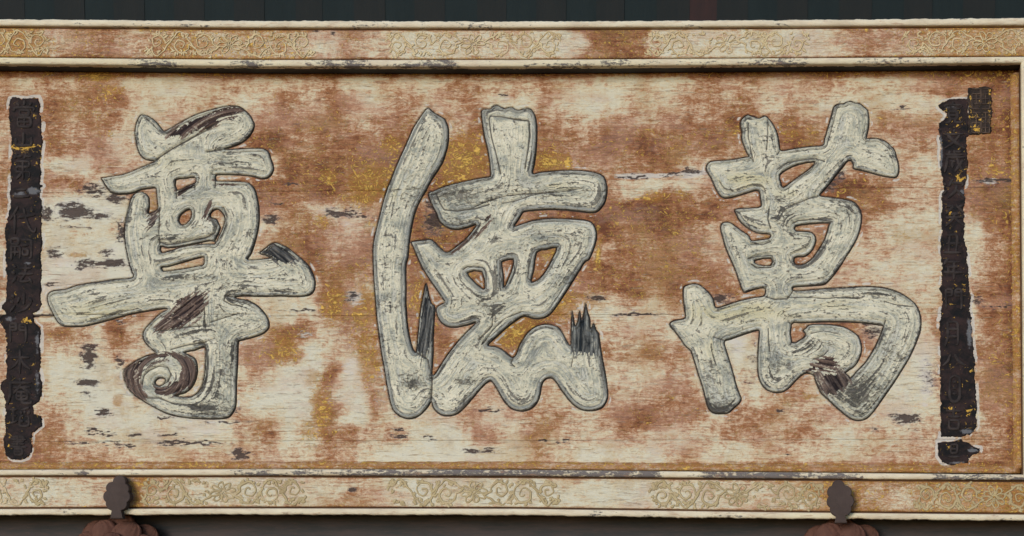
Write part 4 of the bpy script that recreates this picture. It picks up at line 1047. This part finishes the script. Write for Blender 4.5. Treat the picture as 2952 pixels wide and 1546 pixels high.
def rail(name, tb, top, redst, goldst, darks, yels, label):
    body = bpy.data.objects.new(name, None)
    # carcass of the rail
    o, i = ez(PXS, tb['o'], YBODY), ez(PXS, tb['i'], YBODY)
    s = 1 if top else -1
    rows = []
    for k in range(len(PXS)):
        zo, zi = o[k][1] - s * 0.004, i[k][1] + s * 0.003
        x = o[k][0]
        rows.append([(x, YBODY, zo), (x, YBODY, zi), (x, 0.036, zi), (x, 0.036, zo)])
    me = sweep_mesh(name, rows, smooth=False)
    body = bpy.data.objects.new(name, me)
    link(body, plaque, M_RAIL, label)
    # flat band with the scrollwork ground
    a, b = ez(PXS, tb['a'], YF), ez(PXS, tb['b'], YF)
    pxs = np.linspace(-250, 3100, 1340)
    ca = np.interp(pxs, PXS, a[:, 1])
    cb = np.interp(pxs, PXS, b[:, 1])
    cx = np.interp(pxs, PXS, a[:, 0])
    nz = 34
    tt = np.linspace(0, 1, nz)
    gapz = 0.0022
    Zg = (cb + s * gapz)[None, :] * (1 - tt)[:, None] + (ca - s * gapz)[None, :] * tt[:, None]
    if not top:
        Zg = Zg[::-1]
        tt = tt[::-1]
    Xg = np.repeat(cx[None, :], nz, 0)
    Yg = np.full(Xg.shape, YF) - (fbm(Xg * 8, Zg * 40, 120) - 0.5) * 0.002
    Yg[0] = Yg[-1] = YBODY + 0.001
    Zg2 = Zg.copy()
    Zg2[0], Zg2[-1] = Zg[1] - 0.0006, Zg[-2] + 0.0006
    PXg_ = np.repeat(pxs[None, :], nz, 0)
    wv = (fbm(Xg * 10, Zg * 25, 131) - 0.5)
    rd = red_prof(PXg_ + wv * 120, redst)
    rd = rd + np.clip(rd - 0.30, 0, 1) * 0.5
    eb = np.maximum(sstep(0.12, 0.0, tt), sstep(0.88, 1.0, tt))[:, None]
    rd = rd + eb * 0.20 + (fbm(Xg * 6, Zg * 18, 141) - 0.5) * 0.35 + 0.0
    gd = red_prof(PXg_ + wv * 120, goldst) + eb * 0.12
    kd = blobs(PXg_, np.repeat((1 - tt)[:, None] * 90, len(pxs), 1), [(1015, 52, 12, 6, 1.0)] if not top else [(912, 5, 14, 3, .7), (960, 10, 8, 8, .6)])
    idx = np.arange(nz * len(pxs)).reshape(nz, -1)
    F = np.stack([idx[:-1, :-1], idx[:-1, 1:], idx[1:, 1:], idx[1:, :-1]], -1).reshape(-1, 4)
    me = np_mesh('band', np.stack([Xg, Yg, Zg2], -1).reshape(-1, 3), F, {'wear': rgba(rd, gd, rd * 0, kd).reshape(-1, 4)})
    link(bpy.data.objects.new('band', me), body, M_BAND)
    # two half-round beads, outer and inner
    pb = np.linspace(-250, 3100, 900)
    for which, (q0, q1) in (('o', ('o', 'a')), ('i', ('b', 'i'))):
        z0, z1 = ez(pb, tb[q0], YF), ez(pb, tb[q1], YF)
        rows, att = [], []
        jx = z0[:, 0]
        jit = {sd: (fbm(jx * 22.0, jx * 0 + sd, 7) - 0.5) * 0.006 + (fbm(jx * 120.0, jx * 0 + sd * 3, 17) - 0.5) * 0.003 for sd in (1.5, 2.5, 3.5)}
        for k in range(len(pb)):
            zu, zl = max(z0[k][1], z1[k][1]), min(z0[k][1], z1[k][1])
            x = z0[k][0]
            jig = lambda sd: jit[sd][k]
            if which == 'o':
                if top: zu += jig(1.5)
                else: zl += jig(2.5)
            else:
                zl += jig(3.5) * 0.35
            zm, hr = (zu + zl) / 2, (zu - zl) / 2 - 0.0008
            ring = [(x, YBODY + 0.004, zm - hr), (x, YBODY + 0.004, zm + hr)]
            for j in range(9):
                th = math.pi / 2 - math.pi * j / 8
                ring.append((x, YBODY - 0.006 - 0.013 * (abs(math.cos(th)) ** 0.3) , zm + hr * math.sin(th) * 0.995))
            rows.append(ring)
            dk = red_prof(pb[k], darks[which])
            ye = red_prof(pb[k], yels[which])
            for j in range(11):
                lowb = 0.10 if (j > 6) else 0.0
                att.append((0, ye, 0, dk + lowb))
        me = sweep_mesh('bead_moulding', rows, {'wear': np.array(att)})
        link(bpy.data.objects.new('bead_moulding', me), body, M_BEAD)
    # the reveal, from the rail back to the panel
    i = ez(PXS, tb['i'], YBODY)
    rows = []
    for k in range(len(PXS)):
        x, zi = i[k][0], i[k][1] + s * 0.0028
        jg = (fbm(np.array([x * 14.0]), np.array([4.0]), 27)[0] - 0.5) * 0.004
        t_ = 0.005 if top else 0.003
        rows.append([(x, YBODY + 0.001, zi), (x, YBODY + 0.001, zi - s * t_), (x, -0.006, zi - s * t_ + jg * 0), (x, -0.006, zi)])
    if top:
        rows = [r[::1] for r in rows]
    me = sweep_mesh('reveal', rows, smooth=False)
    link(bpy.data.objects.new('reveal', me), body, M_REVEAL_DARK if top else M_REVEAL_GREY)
    return body

top_rail = rail('frame_rail', TOPT, True, TOP_RED, TOP_GOLD,
    dict(o=[(0,.18),(300,.22),(380,.34),(560,.3),(700,.14),(960,.2),(1060,.42),(1150,.34),(1250,.2),(1330,.42),(1440,.34),(1520,.18),(1800,.18),(1860,.34),(1900,.2),(2150,.28),(2280,.34),(2420,.12),(2700,.12),(2770,.4),(2820,.2),(2952,.15)],
         i=[(0,.18),(90,.28),(200,.15),(400,.4),(480,.62),(520,.3),(600,.2),(730,.6),(790,.3),(900,.42),(1020,.66),(1100,.34),(1170,.4),(1300,.66),(1340,.2),(1420,.4),(1480,.2),(1600,.4),(1700,.42),(1800,.4),(1900,.42),(1960,.28),(2160,.5),(2280,.5),(2400,.2),(2540,.5),(2600,.5),(2700,.34),(2760,.46),(2900,.3),(2952,.2)]),
    dict(o=[(0,.1),(2952,.2)], i=[(0,.6),(600,.55),(1200,.4),(1700,.55),(2952,.45)]), 'upper frame rail with pale gilt scrollwork')
bot_rail = rail('frame_rail', BOTT, False, BOT_RED, BOT_GOLD,
    dict(o=[(0,.2),(150,.2),(190,.46),(230,.3),(300,.12),(700,.12),(960,.2),(1100,.12),(1680,.12),(1710,.46),(1740,.2),(1880,.3),(2000,.12),(2100,.4),(2160,.2),(2300,.14),(2760,.2),(2900,.3),(2952,.3)],
         i=[(0,.26),(200,.34),(250,.66),(290,.2),(600,.2),(690,.5),(760,.6),(860,.5),(1000,.6),(1120,.64),(1260,.66),(1400,.74),(1500,.7),(1600,.66),(1700,.62),(1820,.66),(1880,.8),(1920,.3),(2010,.3),(2030,.74),(2200,.7),(2280,.82),(2340,.46),(2400,.7),(2480,.5),(2520,.2),(2650,.22),(2690,.6),(2820,.62),(2900,.5),(2952,.64)]),
    dict(o=[(0,.1),(300,.5),(500,.4),(1200,.4),(1700,.2),(2300,.55),(2600,.5),(2952,.4)], i=[(0,.25),(600,.3),(2952,.3)]), 'lower frame rail with olive scrollwork')

# stiles (the right one just enters the picture, the left one stands outside it)
def stile(px_in, sgn, nm):
    zt, zb = P(1476, 60, YF)[1], P(1476, 1490, YF)[1]
    zi_t, zi_b = P(2952 if sgn > 0 else 0, 186, YF)[1] + 0.012, P(2952 if sgn > 0 else 0, 1365, YF)[1] - 0.014
    def xat(z, y):
        _, py = PROJ(0.0, y, z)
        p = np.interp(py, [186, 1365], px_in)
        return P(p, py, y)[0]
    zs = np.linspace(zi_b, zi_t, 160)
    rows, rows2, rows3, att = [], [], [], []
    for z in zs:
        x = xat(z, YF)
        w = 0.140 * sgn
        rows.append([(x + 0.02 * sgn, YBODY - 0.010, z), (x + w, YBODY - 0.010, z), (x + w, 0.036, z), (x + 0.02 * sgn, 0.036, z)])
        hr, zm = 0.0098, x + 0.0106 * sgn
        ring = [(zm - hr, YBODY + 0.004, z), (zm + hr, YBODY + 0.004, z)]
        for j in range(9):
            th = math.pi / 2 - math.pi * j / 8
            ring.append((zm + hr * math.sin(th), YBODY - 0.006 - 0.013 * (abs(math.cos(th)) ** 0.3), z))
        rows2.append(ring)
        att += [(0, .5, 0, .25)] * 11
        x2 = x + 0.004 * sgn
        rows3.append([(x2, YBODY + 0.001, z), (x2 - 0.003 * sgn, YBODY + 0.001, z), (x2 - 0.003 * sgn, -0.006, z), (x2, -0.006, z)])
    body = bpy.data.objects.new('frame_stile', sweep_mesh('frame_stile', rows, smooth=False))
    link(body, plaque, M_BAND, nm)
    link(bpy.data.objects.new('bead_moulding', sweep_mesh('bead_moulding', rows2, {'wear': np.array(att)})), body, M_BEAD)
    link(bpy.data.objects.new('reveal', sweep_mesh('reveal', rows3, smooth=False)), body, M_REVEAL_BROWN)
    _n = len(body.data.vertices)
    at = body.data.attributes.new('wear', 'FLOAT_COLOR', 'POINT')
    at.data.foreach_set('color', np.tile([0.35, 0.45, 0, 0], _n).astype(np.float32))
stile((2942, 2950), 1, 'upright frame stile beside the date strip')
stile((-96, -104), -1, 'upright frame stile beside the signature strip')

# small worn cove along the foot and the right edge of the panel
def cove(p0, p1, nm):
    n = 120
    rows, att = [], []
    for k in range(n):
        t = k / (n - 1)
        px, py = p0[0] + (p1[0] - p0[0]) * t, p0[1] + (p1[1] - p0[1]) * t
        if p0[1] > 1300:
            py += np.interp(px, XE, [0, -2, -2, 5, 11])
        x, z = P(px, py)
        w = 0.014 + 0.001 * math.sin(k * 1.7)
        if p0[1] > 1300:
            rows.append([(x, 0.004, z + w), (x, -0.002, z + w), (x, -0.006, z + w * 0.6), (x, -0.013, z + w * 0.2), (x, -0.015, z - 0.008), (x, 0.004, z - 0.008)])
        else:
            rows.append([(x - w, 0.004, z), (x - w, -0.002, z), (x - w * 0.6, -0.006, z), (x - w * 0.2, -0.013, z), (x + 0.010, -0.015, z), (x + 0.010, 0.004, z)])
        att += [(0.55, 0.42, 0, 0.0)] * 6
    link(bpy.data.objects.new('edge_cove', sweep_mesh('edge_cove', rows, {'wear': np.array(att)})), plaque, M_PANEL, nm)
cove((-90, 1347), (2938, 1347), 'brown gilt cove along the foot of the panel')
cove((2926, 214), (2936, 1352), 'brown gilt cove along the side of the panel')

# ------------------------------------------------------------------ scrollwork
def spiral(c, r0, turns, a0, sgn, n=34, tight=0.12):
    t = np.linspace(0, 1, n)
    ang = a0 + sgn * t * turns * 2 * math.pi
    r = r0 * (1 - t) ** 0.85 + r0 * tight
    return np.stack([c[0] + r * np.cos(ang), c[1] + r * np.sin(ang)], 1)

def scrollwork(body, tab, x0, x1, mat, top, seed, fade=0.0, cut=(0, 1)):
    rnd = random.Random(seed)
    L = (x1 - x0)
    h = 84.0
    lines = []                                   # (points in local px: u along, v up), widths in px
    def taper(n, w0, w1, w2):
        t = np.linspace(0, 1, n)
        return np.where(t < 0.5, w0 + (w1 - w0) * np.sin(t * math.pi), w2 + (w1 - w2) * np.sin(t * math.pi))
    def leaf(p, ang, ln, curl, w=3.0):
        n = 12
        pts = [np.array(p, float)]
        a = ang
        for k in range(n - 1):
            a += curl / n * (0.4 + 1.6 * k / n)
            pts.append(pts[-1] + np.array([math.cos(a), math.sin(a)]) * ln / n)
        lines.append((np.array(pts), taper(n, 1.2, w, 1.6)))
    def trefoil(p, ang, s):
        for da, cu in ((-0.75, -1.8), (0.0, rnd.choice([-1, 1]) * 0.6), (0.75, 1.8)):
            leaf(p, ang + da, s * rnd.uniform(0.8, 1.1), cu, 3.2)
    # flower in the middle
    np_ = 8
    for k in range(np_):
        a = 2 * math.pi * k / np_ + 0.2
        r = rnd.uniform(27, 31)
        q = []
        for t in np.linspace(0, 1, 16):
            th = a + (t - 0.5) * 0.86
            rr = 7 + (r - 7) * math.sin(math.pi * t) ** 0.55
            q.append((rr * math.cos(th) * 1.25, rr * math.sin(th)))
        lines.append((np.array(q), np.full(16, 2.0)))
        lines.append((np.array([(8 * math.cos(a), 7 * math.sin(a)), (20 * math.cos(a), 17 * math.sin(a))]), np.array([1.6, 1.0])))
    lines.append((spiral((0, 0), 6, 1.0, 0, 1, 14, 0.3), np.full(14, 1.8)))
    half = L / 2
    for sg in (-1, 1):
        nsp = 3 if L > 380 else 2
        step = (half - 44) / nsp
        up = rnd.choice([-1, 1])
        prev = np.array([30.0, -up * 8])
        for k in range(nsp):
            cx = 44 + step * (k + 0.5)
            cz = up * 5.0
            R = min(step * 0.46, 25) * rnd.uniform(0.92, 1.06) * (0.86 if k == nsp - 1 else 1)
            # stem from the previous node sweeping over the spiral
            a0 = math.pi * (1.0 if up > 0 else -1.0) + up * -0.25
            sp = spiral((cx, cz), R, 1.45, math.pi + up * 0.5, -up, 36)
            st = resample([prev, (cx - R * 1.05, cz + up * -4), sp[2]], 10)
            path = np.vstack([st[:-1], sp[2:]])
            lines.append((path, np.linspace(3.0, 1.7, len(path))))
            # under-vine leading to the next scroll
            nxt = np.array([cx + R * 0.95, -up * 15.0])
            lines.append((resample([prev, (cx - R * 0.4, -up * 31), (cx + R * 0.3, -up * 33), nxt], 18), np.linspace(2.8, 2.2, 18)))
            for q in range(9):
                th = rnd.uniform(0, 2 * math.pi)
                p = (cx + R * math.cos(th), cz + R * math.sin(th))
                d = th + rnd.choice([-1, 1]) * 0.8
                ln = rnd.uniform(10, 17)
                if abs(p[1] + math.sin(d) * ln) < 38:
                    leaf(p, d, ln, rnd.uniform(-2.6, 2.6), rnd.uniform(2.6, 4.0))
            trefoil((cx + rnd.uniform(-6, 6), up * 27), up * math.pi / 2 + rnd.uniform(-0.5, 0.5), 12)
            trefoil((cx + R * 0.9, -up * 24), -up * 0.6, 13)
            leaf((cx - R * 0.2, -up * 32), up * 1.2, 16, up * 2.2, 3.2)
            leaf((cx - R * 1.0, -up * 28), rnd.uniform(-2, 2), 13, rnd.choice([-2.4, 2.4]), 3.4)
            for q in range(6):
                leaf((cx + rnd.uniform(-R * 1.2, R * 1.2), rnd.choice([-1, 1]) * rnd.uniform(22, 33)), rnd.uniform(-3.1, 3.1), rnd.uniform(9, 15), rnd.choice([-3, 3]), rnd.uniform(2.4, 3.6))
            prev = nxt
            up = -up
        leaf(prev, 0.3 * up, 20, 2.4 * up, 3.6)
        trefoil(prev + np.array([8, 2 * up]), 0.4 * up, 15)
        leaf(prev + np.array([2, 10 * up]), 0.9 * up, 18, -2.4 * up, 3.2)
        cur = lines[-1]
        # mirror for the left half: flip everything added for this side
        if sg < 0:
            cnt = getattr(scrollwork, '_mark', 0)
        if sg == -1:
            for q in range(scroll_start(lines, np_), len(lines)):
                pts, w = lines[q]
                lines[q] = (pts * np.array([-1, 1]), w)
            scrollwork.first = len(lines)
    V, F, A = [], [], []
    xc = (x0 + x1) / 2
    for pts, w in lines:
        if len(pts) < 6:
            pts = resample(pts, 6)
            w = np.interp(np.linspace(0, 1, 6), np.linspace(0, 1, len(w)), w)
        u = pts[:, 0] / half
        if rnd.random() < 0.10:
            continue
        pts = pts + np.array([rnd.uniform(-1.5, 1.5), rnd.uniform(-1.5, 1.5)]) + 1.2 * np.stack([np.sin(pts[:, 1] * 0.3 + seed), np.cos(pts[:, 0] * 0.25 + seed)], 1)
        if u.min() < cut[0] * 2 - 1 - 0.02 or u.max() > cut[1] * 2 - 1 + 0.02:
            continue
        pp = []
        for (a, b) in pts:
            px = xc + a
            ya, yb = np.interp(px, XE, tab['a']), np.interp(px, XE, tab['b'])
            py = (ya + yb) / 2 - np.clip(b, -39, 39) / 84 * (abs(yb - ya) - 6)
            pp.append(P(px, py, YF))
        n0 = len(V)
        wj = w * 0.001 * (1 + 0.25 * np.sin(np.linspace(0, 9, len(w)) + rnd.random() * 6))
        ribbon(V, F, A, np.array(pp), wj * (0.9 if top else 1.25), 0.0011, YF - 0.0006 - rnd.uniform(0.0, 0.0007))
    V = np.array(V)
    ed = np.array(A)
    gl = np.clip(red_prof(PROJ(V[:, 0], YF, V[:, 2])[0], TOP_GOLD if top else BOT_GOLD), 0, 1)
    me = np_mesh('scroll_ornament', V, F, {'wear': rgba(ed, gl * 0.9, gl * 0 + 0.15, gl * 0)})
    link(bpy.data.objects.new('scroll_ornament', me), body, mat)

def scroll_start(lines, np_):
    return np_ * 2 + 1

for k, (a, b, ct) in enumerate([(-300, 140, (0, 1)), (422, 905, (0, 1)), (1112, 1618, (0, 1)), (1862, 2330, (0, 1)), (2606, 3070, (0, 1))]):
    scrollwork(top_rail, TOPT, a, b, M_SCROLL_T, True, 100 + k)
for k, (a, b, ct) in enumerate([(-310, 135, (0, 1)), (408, 876, (0, 1)), (1120, 1612, (0, 1)), (1876, 2372, (0, 1)), (2640, 3090, (0, 1))]):
    scrollwork(bot_rail, BOTT, a, b, M_SCROLL_B, False, 200 + k)

# ================================================================== lotus brackets carrying the plaque
def tab_mesh(pts, y0, y1):
    pp = np.array([P(a, b, y0) for a, b in pts])
    n = len(pp)
    c = pp.mean(0)
    rings = []
    for sc, y in ((1.0, y1), (1.0, y0 + 0.003), (0.985, y0 + 0.001), (0.95, y0)):
        q = c + (pp - c) * sc
        rings.append(np.stack([q[:, 0], np.full(n, y), q[:, 1]], 1))
    V = np.vstack(rings)
    F = []
    for r in range(3):
        for i in range(n):
            F.append((r * n + i, r * n + (i + 1) % n, (r + 1) * n + (i + 1) % n, (r + 1) * n + i))
    F.append(tuple(range(3 * n, 4 * n)))
    F.append(tuple(range(n))[::-1])
    me = bpy.data.meshes.new('leaf_tab')
    me.from_pydata(V.tolist(), [], F)
    me.update()
    return me

def petal_mesh(L, W, bulge, curl, seed):
    rnd = random.Random(seed)
    nu, nv = 22, 19
    V = []
    for iu in range(nu):
        u = iu / (nu - 1)
        hw = W * (0.45 + 0.55 * math.sin(min(1.0, u / 0.55) * math.pi / 2)) * math.sqrt(max(0.0004, 1 - max(0.0, (u - 0.50) / 0.50) ** 2.2))
        for iv in range(nv):
            v = -1 + 2 * iv / (nv - 1)
            x = v * hw
            z = u * L
            y = -bulge * (math.sin(math.pi * min(1, u * 0.80 + 0.06)) ** 0.9) * (1 - 0.9 * v * v) + curl * u ** 4
            y += 0.0022 * (0.5 + 0.5 * math.cos(v * math.pi * 6)) ** 3 * min(1, 2 * u) - 0.0030 * math.exp(-(v / 0.09) ** 2) * u * (1 - u) * 3 - 0.0032 * math.exp(-((abs(v) - 0.90) / 0.07) ** 2)       # veins, keel and raised rim
            V.append((x, y, z))
    F = [(a, a + nv, a + nv + 1, a + 1) for iu in range(nu - 1) for a in range(iu * nv, iu * nv + nv - 1)]
    # back skin for thickness
    m = len(V)
    V2 = V + [(x * 0.97, y + 0.010, z * 0.985) for x, y, z in V]
    F2 = F + [(a + m, b + m, c + m, d + m)[::-1] for a, b, c, d in F]
    ring = [i for i in range(nv)] + [iu * nv + nv - 1 for iu in range(1, nu)] + [(nu - 1) * nv + i for i in range(nv - 2, -1, -1)] + [iu * nv for iu in range(nu - 2, 0, -1)]
    for i in range(len(ring)):
        a, b = ring[i], ring[(i + 1) % len(ring)]
        F2.append((a, b, b + m, a + m))
    return np_mesh('petal', V2, F2)

PET = [petal_mesh(0.100, 0.043, 0.012, 0.014, 1), petal_mesh(0.096, 0.042, 0.013, 0.014, 2), petal_mesh(0.078, 0.036, 0.013, 0.012, 3)]
for m_ in PET:
    m_.materials.append(M_PETAL)

def lobed(c, circles, neck):
    """outline of overlapping round lobes seen from c, then the neck below"""
    out = []
    for k in range(150):
        a = math.radians(118) + math.radians(304) * k / 149          # from one side of the neck round over the top
        dx, dy = math.sin(a), -math.cos(a)
        dx, dy = math.cos(a), math.sin(a)
        best = 0
        for (x, y, rr) in circles:
            ox, oy = c[0] - x, c[1] - y
            b = ox * dx + oy * dy
            q = b * b - (ox * ox + oy * oy - rr * rr)
            if q > 0:
                best = max(best, -b + math.sqrt(q))
        out.append((c[0] + dx * best, c[1] + dy * best))
    return out + neck
TAB1 = T(0, 1246, 3.481, lobed((1168,625), [(1195,500,66),(1122,560,62),(1232,572,62),(1100,648,68),(1240,648,66),(1128,718,70),(1205,722,68),(1168,630,100)], [(1212,790),(1222,830),(1230,870),(1104,870),(1112,830),(1118,790)]))
TAB2 = T(2212, 1246, 3.481, lobed((733,670), [(712,542,64),(664,600,64),(786,600,62),(666,694,70),(804,694,68),(700,770,72),(775,770,70),(735,680,104)], [(784,845),(790,875),(800,915),(674,915),(684,875),(690,845)]))

def bracket(tabpts, cx, cy, label, spin):
    yl = -0.045
    x0, z0 = P(cx, cy, yl)
    root = bpy.data.objects.new('lotus_bracket', None)
    root.location = (x0, yl, z0)
    link(root, label=label, cat='bracket', group='lotus brackets carrying the plaque')
    inv = Matrix.Translation((-x0, -yl, -z0))
    me = tab_mesh(tabpts, -0.092, -0.072)
    me.transform(inv)
    link(bpy.data.objects.new('leaf_tab', me), root, M_TAB)
    # round boss and arm back to the beam
    ring = []
    for r, y in ((0.0, -0.050), (0.030, -0.046), (0.046, -0.030), (0.050, 0.0), (0.040, 0.05), (0.036, 0.14)):
        ring.append([(r * math.cos(t * math.pi / 12), y, r * math.sin(t * math.pi / 12)) for t in range(24)])
    me = sweep_mesh('arm', ring)
    link(bpy.data.objects.new('arm', me), root, M_PETAL)
    lay = [(0, 0.0, 9, 0.034, 0.033), (1, 20.0, 9, 0.002, 0.025), (2, 3.0, 7, -0.030, 0.004)]
    for li, off, n, y, r0 in lay:
        for k in range(n):
            a = math.radians(off + spin + 360.0 * k / n + random.uniform(-3, 3))
            o = bpy.data.objects.new('petal', PET[li])
            scene.collection.objects.link(o)
            o.parent = root
            o.location = (1.12 * r0 * math.sin(a), y + random.uniform(-0.003, 0.003), 1.12 * r0 * math.cos(a))
            o.rotation_euler = Euler((math.radians(-6), a, 0), 'YXZ') if False else (0.0, a, 0.0)
            s = 1.12 * random.uniform(0.97, 1.04)
            o.scale = (s * random.uniform(0.95, 1.08), s, s)
bracket(TAB1, 326, 1626, 'brown lotus bracket below the character with the spiral foot', 2)
bracket(TAB2, 2430, 1638, 'brown lotus bracket below the character with the pointed hook', -3)
